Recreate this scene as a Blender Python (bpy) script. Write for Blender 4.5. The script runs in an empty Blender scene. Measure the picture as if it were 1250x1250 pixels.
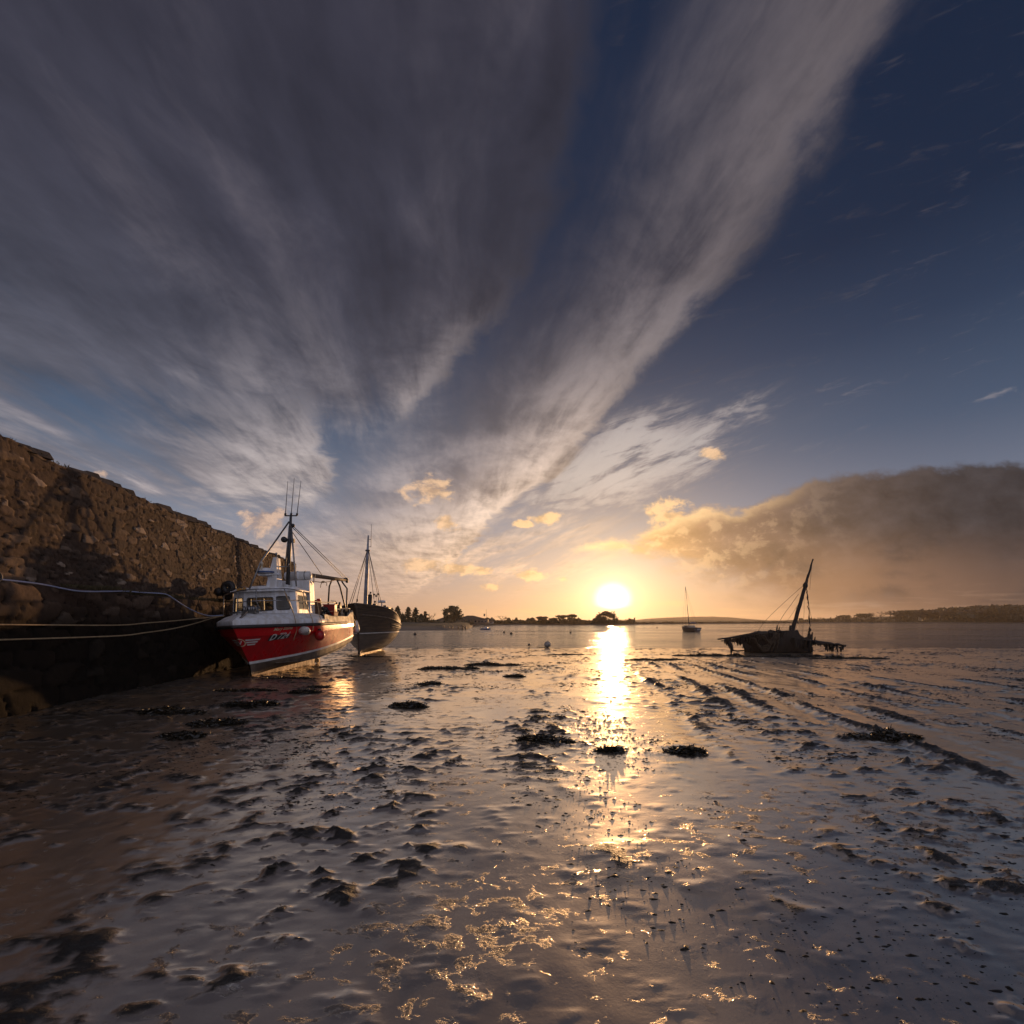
import bpy, math, random
import numpy as np
from mathutils import Vector, Matrix, Quaternion

S = bpy.context.scene
COL = S.collection
R = math.radians

# ------------------------------------------------------------------ camera
F = 560.0            # focal length in photograph pixels (photograph 1250 wide)
HOR = 758.0          # height of the horizon in the photograph
EYE = 2.0
cam = bpy.data.cameras.new("camera")
cam.sensor_fit = 'HORIZONTAL'; cam.sensor_width = 36.0
cam.lens = 36.0 * F / 1250.0
cam.shift_y = (HOR - 625.0) / 1250.0
cam.clip_start = 0.05; cam.clip_end = 30000.0
camo = bpy.data.objects.new("camera", cam); COL.objects.link(camo)
camo.location = (0, 0, EYE); camo.rotation_euler = (R(90), 0, 0)
S.camera = camo
S.render.resolution_x = S.render.resolution_y = 1024
S.view_settings.view_transform = 'Standard'; S.view_settings.look = 'None'
S.view_settings.exposure = 0.22; S.view_settings.gamma = 1.0
S.view_settings.use_curve_mapping = False
S.cycles.max_bounces = 6; S.cycles.diffuse_bounces = 2; S.cycles.glossy_bounces = 3
S.cycles.sample_clamp_indirect = 4.0; S.cycles.caustics_reflective = False
S.cycles.caustics_refractive = False

# ------------------------------------------------------------------ node expressions
class NT:
    def __init__(s, tree): s.t = tree; s.n = tree.nodes; s.l = tree.links
    def node(s, typ, **kw):
        n = s.n.new(typ)
        for k, v in kw.items(): setattr(n, k, v)
        return n
    def put(s, v, sock):
        if isinstance(v, E): s.l.new(v.s, sock)
        elif isinstance(v, (tuple, list)) and len(v) == 3 and sock.type == 'RGBA': sock.default_value = (*v, 1)
        else: sock.default_value = v
    def math(s, op, a, b=0.0, c=None, clamp=False):
        n = s.node('ShaderNodeMath', operation=op, use_clamp=clamp)
        s.put(a, n.inputs[0]); s.put(b, n.inputs[1])
        if c is not None: s.put(c, n.inputs[2])
        return E(s, n.outputs[0])
    def xyz(s, v):
        n = s.node('ShaderNodeSeparateXYZ'); s.put(v, n.inputs[0])
        return [E(s, o) for o in n.outputs]
    def vec(s, x, y, z=0.0):
        n = s.node('ShaderNodeCombineXYZ')
        for i, v in enumerate((x, y, z)): s.put(v, n.inputs[i])
        return E(s, n.outputs[0])
    def noise(s, v, scale=1.0, detail=4.0, rough=.5, dist=0.0):
        n = s.node('ShaderNodeTexNoise'); s.put(v, n.inputs['Vector'])
        n.inputs['Scale'].default_value = scale; n.inputs['Detail'].default_value = detail
        n.inputs['Roughness'].default_value = rough; n.inputs['Distortion'].default_value = dist
        return E(s, n.outputs[0])
    def ss(s, x, a, b):
        n = s.node('ShaderNodeMapRange', interpolation_type='SMOOTHSTEP')
        s.put(x, n.inputs[0]); s.put(a, n.inputs[1]); s.put(b, n.inputs[2])
        return E(s, n.outputs[0])
    def lin(s, x, a, b, c=0.0, d=1.0):
        n = s.node('ShaderNodeMapRange'); s.put(x, n.inputs[0])
        for i, v in enumerate((a, b, c, d)): s.put(v, n.inputs[i + 1])
        return E(s, n.outputs[0])
    def ramp(s, x, stops, interp='LINEAR'):
        n = s.node('ShaderNodeValToRGB'); cr = n.color_ramp; cr.interpolation = interp
        while len(cr.elements) < len(stops): cr.elements.new(0.5)
        for e, (p, c) in zip(cr.elements, stops):
            e.position = p; e.color = (*c, 1) if isinstance(c, tuple) else (c, c, c, 1)
        s.put(x, n.inputs[0]); return E(s, n.outputs[0])
    def curve(s, x, pts, x0, x1, y0, y1):
        """piecewise curve through pts, as a ramp with values scaled to 0..1"""
        m = s.lin(x, x0, x1)
        r = s.ramp(m, [((p - x0) / (x1 - x0), (q - y0) / (y1 - y0)) for p, q in pts], 'LINEAR')
        return r * (y1 - y0) + y0
    def mix(s, f, a, b, blend='MIX'):
        n = s.node('ShaderNodeMix', data_type='RGBA', blend_type=blend)
        s.put(f, n.inputs[0]); s.put(a, n.inputs[6]); s.put(b, n.inputs[7])
        return E(s, n.outputs[2])
    def scale(s, c, k):
        n = s.node('ShaderNodeVectorMath', operation='SCALE'); s.put(c, n.inputs[0]); s.put(k, n.inputs['Scale'])
        return E(s, n.outputs[0])
    def cmul(s, a, b):
        n = s.node('ShaderNodeVectorMath', operation='MULTIPLY'); s.put(a, n.inputs[0]); s.put(b, n.inputs[1])
        return E(s, n.outputs[0])
    def cadd(s, a, b):
        n = s.node('ShaderNodeVectorMath', operation='ADD'); s.put(a, n.inputs[0]); s.put(b, n.inputs[1])
        return E(s, n.outputs[0])
class E:
    def __init__(s, nt, sock): s.nt = nt; s.s = sock
    def __add__(a, b): return a.nt.math('ADD', a, b)
    __radd__ = __add__
    def __sub__(a, b): return a.nt.math('SUBTRACT', a, b)
    def __rsub__(a, b): return a.nt.math('SUBTRACT', b, a)
    def __mul__(a, b): return a.nt.math('MULTIPLY', a, b)
    __rmul__ = __mul__
    def __truediv__(a, b): return a.nt.math('DIVIDE', a, b)
    def __rtruediv__(a, b): return a.nt.math('DIVIDE', b, a)
    def max(a, b): return a.nt.math('MAXIMUM', a, b)
    def min(a, b): return a.nt.math('MINIMUM', a, b)
    def sqrt(a): return a.nt.math('SQRT', a)
    def exp(a): return a.nt.math('EXPONENT', a)

# ------------------------------------------------------------------ sky
SUN = Vector((1.23, 5.6, 0.26)).normalized()
SUN_EL = math.asin(SUN.z); SUN_AZ = math.atan2(SUN.x, SUN.y)

def build_sky():
    w = bpy.data.worlds.new("World"); S.world = w; w.use_nodes = True
    N = NT(w.node_tree); N.n.clear()
    tc = N.node('ShaderNodeTexCoord')
    d = E(N, tc.outputs['Generated'])
    x, y, z = N.xyz(d)
    zc = z.max(0.0)
    yy = y.max(0.06)
    U = x / yy * 5.6            # tangent-plane bearing towards +Y
    W = zc / yy * 5.6
    front = N.ss(y, 0.05, 0.30)
    nis = N.node('ShaderNodeTexSky', sky_type='NISHITA', sun_disc=False)
    nis.sun_elevation = SUN_EL; nis.sun_rotation = SUN_AZ
    nis.dust_density = 1.5
    # clear sky : Nishita, cooled, over a dusk gradient
    base = N.ramp(zc, [(0.0, (.44, .27, .175)), (.05, (.39, .27, .215)), (.11, (.29, .255, .265)), (.19, (.180, .212, .280)),
                       (.32, (.072, .112, .182)), (.45, (.028, .050, .098)), (.56, (.012, .024, .055)), (1.0, (.007, .013, .034))])
    # darker towards the right of the sun
    base = N.cmul(base, N.mix(N.ss(U, 1.0, 5.5), (1, 1, 1), (.80, .78, .80)))
    base = N.scale(base, N.lin(zc, .1, .3, 1.0, .84))
    base = N.cadd(base, N.cmul(N.scale(E(N, nis.outputs[0]), .006), (.9, .95, 1.5)))
    # angular distance from the sun
    dU = U - 1.23; dW = W - .27
    r = (dU * dU + dW * dW * 1.35).sqrt()
    rw = (dU * dU * .35 + dW * dW * 1.5).sqrt()
    warp = N.noise(d, 3.2, 5, .55)
    # ---------------- high cirrus, in bands that meet at the horizon left of the sun
    zz = zc + .025
    qx, qy = x / zz, y / zz
    ca, sa = math.cos(R(-9)), math.sin(R(-9))
    u = qx * ca - qy * sa
    v = qx * sa + qy * ca
    wv = (warp - .5)
    fine = N.noise(N.vec(u * 7.5 + wv * 1.2, v * 1.1, 0.0), 1.0, 7, .62, .25)
    broad = N.noise(N.vec(u * 1.7 + wv * .8, v * .34, 3.1), 1.0, 6, .58, .35)
    puffy = N.noise(N.vec(qx * 3.0, qy * 2.0, 7.7), 1.0, 7, .64, .3)
    tex = fine * .45 + broad * .55
    e1 = N.curve(W, [(0, -1.6), (.7, -.68), (1.0, -.46), (1.38, -.02), (1.8, .56), (2.4, 1.08), (3.1, 1.66), (3.65, 2.22), (4.4, 2.75), (5.6, 3.5), (8, 5.0)], 0, 8, -6, 6)
    e2 = N.curve(W, [(0, -2.2), (1.9, -1.72), (2.4, -1.35), (3.0, -.72), (3.6, -.28), (4.4, .1), (5.6, .5), (8, 1.3)], 0, 8, -6, 6)
    e3 = N.curve(W, [(0, -2.6), (1.2, -2.4), (1.6, -2.22), (2.0, -2.18), (2.5, -2.36), (2.9, -2.5), (3.5, -2.2), (4.4, -1.6), (8, -.5)], 0, 8, -6, 6)
    jag = (puffy - .5) * (W * .16 + .12) * 2.0 + (fine - .5) * .22
    s1 = U - e1 + jag; s2 = U - e2 + jag * 1.2; s3 = U - e3 + jag * 1.3
    k = W * .05 + .03
    # band 1
    inside1 = N.ss(s1 / k, 1.0, -1.0)
    body1 = N.ss(s1, -4.2, -.2)
    b1 = N.ss(W, .12, .75) * inside1 * body1 * N.ss(tex + body1 * .34, .42, .76)
    lit1 = inside1 * N.ss(s1, W * -.46 - .5, .0)
    # band 2 : the dark sheet left of it
    inside2 = N.ss(s2 / k, 1.2, -1.2) * N.ss(W + (puffy - .5) * 1.0, 1.75, 2.7)
    b2 = inside2 * N.ss(tex + N.ss(W, 2.2, 3.4) * .30, .42, .72)
    lit2 = inside2 * N.ss(s2, W * -.26 - .10, .0) * N.ss(W, 4.6, 3.2)
    # band 3 : left hand sheet
    inside3 = N.ss(s3 / k, 1.4, -1.4) * N.ss(W + (puffy - .5) * 1.1, 1.05, 1.75)
    b3 = inside3 * N.ss(tex + N.ss(s3, -2.6, -.1) * .20 + .12, .42, .74)
    lit3 = inside3 * N.ss(s3, -2.6, -.05) * N.ss(W, 3.2, 2.0)
    # wisps right of band 1, and faint ones in the clear blue
    wa, wb = math.cos(R(20)), math.sin(R(20))
    wu = U * wa + W * wb; wvv = W * wa - U * wb
    wisp = N.noise(N.vec(wu * 1.1, wvv * 6.5 + wv * 2.6, 1.3), 1.0, 8, .66, .6)
    ex = (U - 1.5) / 1.95; ey = (W - 1.98 - (U - 1.5) * .30) / .75
    m4 = N.ss((ex * ex + ey * ey).sqrt() + (puffy - .5) * 1.5 + (warp - .5) * .8, 1.25, .15)
    b4 = m4 * N.ss(wisp * .75 + fine * .25 + m4 * .17, .49, .68) * .9
    m5 = N.ss(U, .6, 1.8) * N.ss(W, 1.8, 2.6)
    b5 = m5 * N.ss(wisp, .555, .72) * .55
    # thin veil low down
    veil = N.noise(N.vec(wu * .7, wvv * 5.0 + wv * 2.2, 5.0), 1.0, 7, .6, .5)
    ex = (U + .35) / 2.3; ey = (W - .95) / .75
    m6 = N.ss((ex * ex + ey * ey).sqrt() + (puffy - .5) * .7, 1.15, .35)
    b6 = m6 * N.ss(veil * .7 + tex * .3, .40, .66) * .85
    dens = (b1 * .93).max(b2 * .90).max(b3 * .86).max(b4 * .85).max(b5).max(b6)
    lit = N.ss(broad * .7 + puffy * .3, .46, .66).__mul__(.42).max(lit1).max(lit2 * .85).max(lit3 * .8).max(m4 * 1.2).max(m6 * .7)
    dark = N.ramp(zc, [(0, (.52, .36, .27)), (.12, (.36, .28, .25)), (.22, (.20, .18, .20)), (.34, (.112, .112, .142)), (.46, (.064, .064, .086)), (.58, (.048, .047, .066)), (1, (.030, .027, .040))])
    brig = N.ramp(zc, [(0, (.85, .58, .38)), (.12, (.62, .47, .36)), (.22, (.56, .475, .43)), (.34, (.43, .375, .365)), (.46, (.22, .195, .205)), (.58, (.135, .115, .125)), (1, (.08, .07, .08))])
    near = N.ss(r, 4.5, .6)
    ccol = N.mix(lit * N.ss(fine * .6 + puffy * .4, .27, .55), dark, brig)
    ccol = N.scale(ccol, N.lin(tex * .5 + puffy * .5, .34, .66, .55, 1.42))
    ccol = N.cmul(ccol, N.mix(near, (1, 1, 1), (1.20, 1.05, .90)))
    ccol = N.mix(N.ss(b4, b2.max(b1) * .8, 1.0) * .8, ccol, N.ramp(W * .25, [(0, (.62, .50, .40)), (.35, (.56, .50, .47)), (.75, (.42, .39, .40)), (1, (.24, .23, .26))]))
    sky = N.mix(dens * front, base, ccol)
    # ---------------- low cumulus
    pn = N.noise(N.vec(U * 2.6, W * 3.6, 2.2), 1.0, 8, .62, .2)
    pn2 = N.noise(N.vec(U * 2.6 + .35, W * 3.6 - .16, 2.2), 1.0, 8, .62, .2)   # the same, looked up a little towards the sun
    shade = (pn - pn2)
    puffs = None
    for (px, py, rx, ry) in [(527, 598, 34, 20), (545, 634, 16, 15), (316, 640, 34, 22), (348, 668, 30, 18), (518, 690, 30, 10), (560, 694, 26, 7), (603, 716, 22, 7),
                             (648, 703, 26, 10), (688, 706, 15, 9), (671, 632, 19, 7), (876, 552, 18, 11), (590, 696, 14, 7), (640, 640, 10, 4),
                             (822, 628, 32, 20), (95, 600, 70, 26), (160, 660, 60, 16)]:
        ex = (U - (px - 625) / 100) / (rx / 100); ey = (W - (758 - py) / 100) / (ry / 100)
        q = 1.0 - (ex * ex + ey * ey).sqrt() * .62
        puffs = q if puffs is None else puffs.max(q)
    pd = N.ss(puffs + (pn - .5) * 2.9, .42, .86) * .80
    pcol = N.mix(N.ss(shade, -.10, .10), N.mix(N.ss(r, 4, .8), (.33, .235, .20), (.62, .36, .15)), N.mix(N.ss(r, 4, .8), (.66, .44, .31), (.95, .58, .27)))
    sky = N.mix(pd * front * N.ss(W, 4.5, 2.5), sky, pcol)
    # bank to the right of the sun
    top = N.curve(U, [(.6, .80), (.8, .95), (1.4, 1.05), (1.8, 1.22), (2.3, 1.36), (2.8, 1.38), (3.3, 1.58), (3.8, 1.72), (4.4, 1.82), (6.3, 1.95), (9, 1.9)], 0, 9, 0, 2.2)
    bot = N.curve(U, [(.6, .82), (.9, .88), (1.4, .80), (1.9, .66), (2.5, .46), (3.2, .22), (4.2, .0), (9, -.3)], 0, 9, -.4, 2.2)
    bn = N.noise(N.vec(U * 1.15, W * 2.4, 8.8), 1.0, 8, .6, .25)
    upper = N.ss(top - W + (pn - .5) * .40 + (bn - .5) * .30, -.04, .10)
    lower = N.ss(W - bot + (bn - .5) * .9, -.12, .30)
    bank = upper * lower * N.ss(U, .55, 1.0)
    bank = bank * N.ss(bn + N.ss(U, 1.0, 3.0) * .55 + pn * .25, .42, .80)
    bcol = N.ramp(N.lin(U, .6, 5.4), [(0, (.80, .42, .125)), (.2, (.58, .30, .125)), (.42, (.205, .125, .092)), (.65, (.085, .064, .060)), (1, (.040, .036, .040))])
    bcol = N.scale(bcol, N.lin(pn * .6 + bn * .4, .34, .66, .62, 1.40))
    rim = upper * N.ss(top - W + (pn - .5) * .4, .22, .0) * N.ss(U, 4.2, 2.0)
    blit = N.ss(shade * 1.6 + (pn - .5) * .5, -.02, .22) * N.ss(U, 4.6, 1.5) * .75
    bcol = N.mix(rim.max(blit * .6), bcol, N.ramp(N.lin(U, .6, 5.0), [(0, (1.15, .74, .32)), (.4, (.80, .52, .27)), (1, (.26, .19, .15))]))
    sky = N.mix(bank * front, sky, bcol)
    # brown murk below the bank
    murk = N.ss(U, 1.8, 5.0) * N.ss(W, 1.3, .35) * N.ss(bn, .15, .55)
    mcol = N.ramp(N.lin(U, 1.6, 6.0), [(0, (.74, .39, .16)), (.35, (.50, .25, .115)), (.7, (.22, .122, .078)), (1, (.12, .074, .058))])
    sky = N.mix(murk * .88 * front, sky, mcol)
    # low streaks of cloud just above the far shore
    st = N.noise(N.vec(U * 1.2, W * 11.0, 4.4), 1.0, 6, .6, .4)
    sky = N.mix(N.ss(st, .5, .72) * N.ss(W, .55, .12) * .45 * front, sky, N.mix(N.ss(r, 3.2, .4), (.40, .25, .17), (.78, .46, .18)))
    # ---------------- glow of the low sun through the air
    glow = N.scale((1.0, .62, .20), (r * -1.08).exp() * .68)
    glow = N.cadd(glow, N.scale((1.0, .50, .22), (rw * -1.0).exp() * .20))
    glow = N.cadd(glow, N.scale((1.0, .86, .52), (r * -4.2).exp() * .85))
    glow = N.cadd(glow, N.scale((1.0, .93, .75), N.ss(r * .86 + (warp - .5) * .10 + N.ss(W, .20, .10) * .12, .24, .04) * 1.2))
    sky = N.cadd(sky, N.scale(glow, front))
    # ---------------- the half of the sky behind the camera, brightened as unseen fill light on the boats
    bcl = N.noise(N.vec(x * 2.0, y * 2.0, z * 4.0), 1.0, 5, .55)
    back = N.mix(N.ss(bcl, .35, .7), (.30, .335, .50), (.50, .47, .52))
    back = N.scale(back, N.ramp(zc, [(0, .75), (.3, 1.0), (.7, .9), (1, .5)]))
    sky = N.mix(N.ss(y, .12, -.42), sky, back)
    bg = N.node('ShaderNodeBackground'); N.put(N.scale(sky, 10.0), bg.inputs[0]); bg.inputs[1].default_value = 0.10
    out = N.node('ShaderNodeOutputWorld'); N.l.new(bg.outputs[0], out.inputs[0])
    w.cycles.sampling_method = 'MANUAL'; w.cycles.sample_map_resolution = 1024
build_sky()

sun = bpy.data.lights.new("sun", 'SUN'); sun.energy = 2.0; sun.angle = R(0.55); sun.color = (1.0, .54, .23)
suno = bpy.data.objects.new("sun", sun); COL.objects.link(suno)
suno.rotation_euler = (-SUN).to_track_quat('-Z', 'Y').to_euler()
suno.location = (60, 200, 60)

# ------------------------------------------------------------------ numpy noise
def _h(ix, iy, seed):
    n = (ix.astype(np.int64) * 374761393 + iy.astype(np.int64) * 668265263 + seed * 974634777) & 0xffffffff
    n = ((n ^ (n >> 13)) * 1274126177) & 0xffffffff
    return (n ^ (n >> 16)) & 0xffffffff
def perlin(x, y, seed=0):
    x = np.asarray(x, float); y = np.asarray(y, float)
    ix = np.floor(x); iy = np.floor(y); fx = x - ix; fy = y - iy
    def g(dx, dy):
        a = _h(ix + dx, iy + dy, seed) * (2 * np.pi / 4294967296.0)
        return np.cos(a) * (fx - dx) + np.sin(a) * (fy - dy)
    u = fx * fx * fx * (fx * (fx * 6 - 15) + 10); v = fy * fy * fy * (fy * (fy * 6 - 15) + 10)
    a = g(0, 0); b = g(1, 0); c = g(0, 1); d = g(1, 1)
    return (a + (b - a) * u) * (1 - v) + (c + (d - c) * u) * v
def fbm(x, y, oct=4, seed=0, gain=.5):
    s = 0; a = 1.0; f = 1.0
    for o in range(oct):
        s = s + a * perlin(x * f, y * f, seed + o * 17); a *= gain; f *= 2.03
    return s
def sst(x, a, b):
    t = np.clip((x - a) / (b - a), 0, 1); return t * t * (3 - 2 * t)
def ssf(x, a, b):
    t = min(1, max(0, (x - a) / (b - a))); return t * t * (3 - 2 * t)
def interp(x, pts):
    return float(np.interp(x, [p[0] for p in pts], [p[1] for p in pts]))

# ------------------------------------------------------------------ object helpers
def tag(o, label=None, cat=None, group=None, kind=None):
    if label: o['label'] = label
    if cat: o['category'] = cat
    if group: o['group'] = group
    if kind: o['kind'] = kind
    return o
def empty(name, loc=(0, 0, 0), rot=(0, 0, 0), label=None, cat=None, group=None):
    o = bpy.data.objects.new(name, None); COL.objects.link(o)
    o.location = loc; o.rotation_euler = rot; o.empty_display_size = .3
    return tag(o, label, cat, group)
class MB:
    def __init__(s): s.v = []; s.f = []; s.sm = []
    def face(s, idx, smooth=False): s.f.append(tuple(idx)); s.sm.append(smooth)
    def box(s, c, size, rz=0.0, top=None, M=None):
        """box with centre c; top=(sx, sy) scales the top face"""
        b = len(s.v); hx, hy, hz = size[0] / 2, size[1] / 2, size[2] / 2
        tx, ty = top or (1, 1); cr, sr = math.cos(rz), math.sin(rz)
        for dz, kx, ky in ((-hz, 1, 1), (hz, tx, ty)):
            for dx, dy in ((-hx, -hy), (hx, -hy), (hx, hy), (-hx, hy)):
                x, y = dx * kx, dy * ky
                p = Vector((c[0] + x * cr - y * sr, c[1] + x * sr + y * cr, c[2] + dz))
                s.v.append(tuple(M @ p) if M else tuple(p))
        for q in ((3, 2, 1, 0), (4, 5, 6, 7), (0, 1, 5, 4), (1, 2, 6, 5), (2, 3, 7, 6), (3, 0, 4, 7)):
            s.face([b + i for i in q])
        return s
    def tube(s, pts, rad, n=8, cap=True):
        pts = [Vector(p) for p in pts]
        if not hasattr(rad, '__len__'): rad = [rad] * len(pts)
        b = len(s.v); T = []
        for i in range(len(pts)):
            t = pts[min(i + 1, len(pts) - 1)] - pts[max(i - 1, 0)]
            T.append(t.normalized() if t.length > 1e-9 else Vector((0, 0, 1)))
        nrm = T[0].orthogonal().normalized()
        for i, p in enumerate(pts):
            nrm = (nrm - T[i] * nrm.dot(T[i]))
            nrm = nrm.normalized() if nrm.length > 1e-6 else T[i].orthogonal().normalized()
            bn = T[i].cross(nrm)
            for k in range(n):
                a = 2 * math.pi * k / n
                s.v.append(tuple(p + (nrm * math.cos(a) + bn * math.sin(a)) * rad[i]))
        for i in range(len(pts) - 1):
            for k in range(n):
                k2 = (k + 1) % n
                s.face((b + i * n + k, b + i * n + k2, b + (i + 1) * n + k2, b + (i + 1) * n + k), n > 4)
        if cap:
            s.face([b + k for k in range(n)][::-1]); s.face([b + (len(pts) - 1) * n + k for k in range(n)])
        return s
    def grid(s, rows, smooth=True, flip=False, close=False):
        b = len(s.v); m = len(rows[0])
        for r in rows: s.v.extend(tuple(p) for p in r)
        for i in range(len(rows) - 1):
            for j in range(m - (0 if close else 1)):
                j2 = (j + 1) % m
                q = (b + i * m + j, b + i * m + j2, b + (i + 1) * m + j2, b + (i + 1) * m + j)
                s.face(q[::-1] if flip else q, smooth)
        return s
    def lathe(s, prof, c, axis='Z', n=20, M=None):
        rows = []
        for r, h in prof:
            row = []
            for k in range(n):
                a = 2 * math.pi * k / n; p = (r * math.cos(a), r * math.sin(a), h)
                if axis == 'X': p = (p[2], p[0], p[1])
                if axis == 'Y': p = (p[1], p[2], p[0])
                p = Vector(p)
                if M: p = M @ p
                row.append(p + Vector(c))
            rows.append(row)
        return s.grid(rows, True, close=True)
    def ball(s, c, r, n=14, sq=1.0):
        return s.lathe([(max(.002, r * math.sin(math.pi * i / n)), -r * sq * math.cos(math.pi * i / n)) for i in range(n + 1)], c, n=n + 4)
    def torus(s, c, R0, r, axis='X', n=22, m=9):
        rows = []
        for i in range(n + 1):
            a = 2 * math.pi * i / n; row = []
            for j in range(m):
                b = 2 * math.pi * j / m; rr = R0 + r * math.cos(b); p = (rr * math.cos(a), rr * math.sin(a), r * math.sin(b))
                if axis == 'X': p = (p[2], p[0], p[1])
                if axis == 'Y': p = (p[0], p[2], p[1])
                row.append(Vector(p) + Vector(c))
            rows.append(row)
        return s.grid(rows, True, close=True)
    def prism(s, poly, z0, z1, inset=0.0):
        """polygon (x, y) extruded from z0 to z1; z0 / z1 numbers or lists; inset shrinks the top towards the centre"""
        n = len(poly); b = len(s.v); cx = sum(p[0] for p in poly) / n; cy = sum(p[1] for p in poly) / n
        g = lambda z, i: z[i] if hasattr(z, '__len__') else z
        for i, p in enumerate(poly): s.v.append((p[0], p[1], g(z0, i)))
        for i, p in enumerate(poly): s.v.append((cx + (p[0] - cx) * (1 - inset), cy + (p[1] - cy) * (1 - inset), g(z1, i)))
        for i in range(n):
            j = (i + 1) % n; s.face((b + i, b + j, b + n + j, b + n + i))
        s.face([b + i for i in range(n)][::-1]); s.face([b + n + i for i in range(n)])
        return s
    def build(s, name, m, parent=None, label=None, bevel=0.0, smooth_all=None):
        me = bpy.data.meshes.new(name); me.from_pydata(s.v, [], s.f); me.update()
        sm = s.sm if smooth_all is None else [smooth_all] * len(s.f)
        me.polygons.foreach_set('use_smooth', sm)
        me.materials.append(m)
        o = bpy.data.objects.new(name, me); COL.objects.link(o)
        if parent: o.parent = parent
        if label: o['label'] = label
        if bevel:
            bv = o.modifiers.new('bevel', 'BEVEL'); bv.width = bevel; bv.segments = 2; bv.limit_method = 'ANGLE'
        return o
def copy_tree(o, parent=None):
    c = o.copy(); COL.objects.link(c)
    if parent: c.parent = parent
    for ch in list(o.children): copy_tree(ch, c)
    return c
def np_mesh(name, V, Q, m, smooth=True, attrs=None, parent=None):
    me = bpy.data.meshes.new(name)
    V = np.asarray(V, np.float32); Q = np.asarray(Q, np.int32); k = Q.shape[1]
    me.vertices.add(len(V)); me.vertices.foreach_set('co', V.ravel())
    me.loops.add(Q.size); me.loops.foreach_set('vertex_index', Q.ravel())
    me.polygons.add(len(Q)); me.polygons.foreach_set('loop_start', np.arange(0, Q.size, k, dtype=np.int32))
    me.polygons.foreach_set('loop_total', np.full(len(Q), k, np.int32))
    me.polygons.foreach_set('use_smooth', np.full(len(Q), smooth, bool))
    me.update(calc_edges=True); me.validate()
    for an, av in (attrs or {}).items():
        av = np.asarray(av, np.float32)
        if av.ndim == 1:
            a = me.attributes.new(an, 'FLOAT', 'POINT'); a.data.foreach_set('value', av)
        else:
            a = me.attributes.new(an, 'FLOAT_COLOR', 'POINT')
            a.data.foreach_set('color', np.concatenate([av, np.ones((len(av), 1), np.float32)], 1).ravel())
    me.materials.append(m)
    o = bpy.data.objects.new(name, me); COL.objects.link(o)
    if parent: o.parent = parent
    return o
def grid_quads(nr, nc):
    i = np.arange((nr - 1) * nc).reshape(nr - 1, nc)[:, :-1].ravel()
    return np.stack([i, i + 1, i + nc + 1, i + nc], 1)

def at(px, py, D):
    """the point at distance D whose bearing and height are those of a photograph pixel"""
    return Vector(((px - 625.0) / F * D, D, EYE - (py - HOR) / F * D))

# ------------------------------------------------------------------ materials
def principled(name):
    m = bpy.data.materials.new(name); m.use_nodes = True
    N = NT(m.node_tree); b = m.node_tree.nodes['Principled BSDF']
    return m, N, b
def pm(name, c1, c2=None, scale=3.0, rough=.5, rvar=.1, bump=0.0, bscale=30.0, metal=0.0, detail=5, stretch=(1, 1, 1), coat=0.0):
    m, N, b = principled(name)
    tc = N.node('ShaderNodeTexCoord'); co = N.cmul(E(N, tc.outputs['Object']), stretch)
    n = N.noise(co, scale, detail, .6)
    N.put(N.mix(N.ss(n, .34, .66), c1, c2 or c1), b.inputs['Base Color'])
    N.put(N.lin(n, .3, .7, rough - rvar, rough + rvar), b.inputs['Roughness'])
    b.inputs['Metallic'].default_value = metal
    if coat: b.inputs['Coat Weight'].default_value = coat; b.inputs['Coat Roughness'].default_value = .08
    if bump:
        bn = N.node('ShaderNodeBump'); bn.inputs['Strength'].default_value = 1.0; bn.inputs['Distance'].default_value = bump
        N.put(N.noise(co, bscale, 5, .6), bn.inputs['Height']); N.l.new(bn.outputs[0], b.inputs['Normal'])
    return m
def leaf_mat(name, c1, c2, scale=.8, rough=.6):
    m, N, b = principled(name)
    g = N.node('ShaderNodeNewGeometry')
    tc = N.node('ShaderNodeTexCoord')
    n = N.noise(E(N, tc.outputs['Object']), scale, 3, .6)
    rnd = E(N, g.outputs['Random Per Island'])
    N.put(N.mix(n * .6 + rnd * .4, c1, c2), b.inputs['Base Color'])
    b.inputs['Roughness'].default_value = rough
    return m

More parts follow.
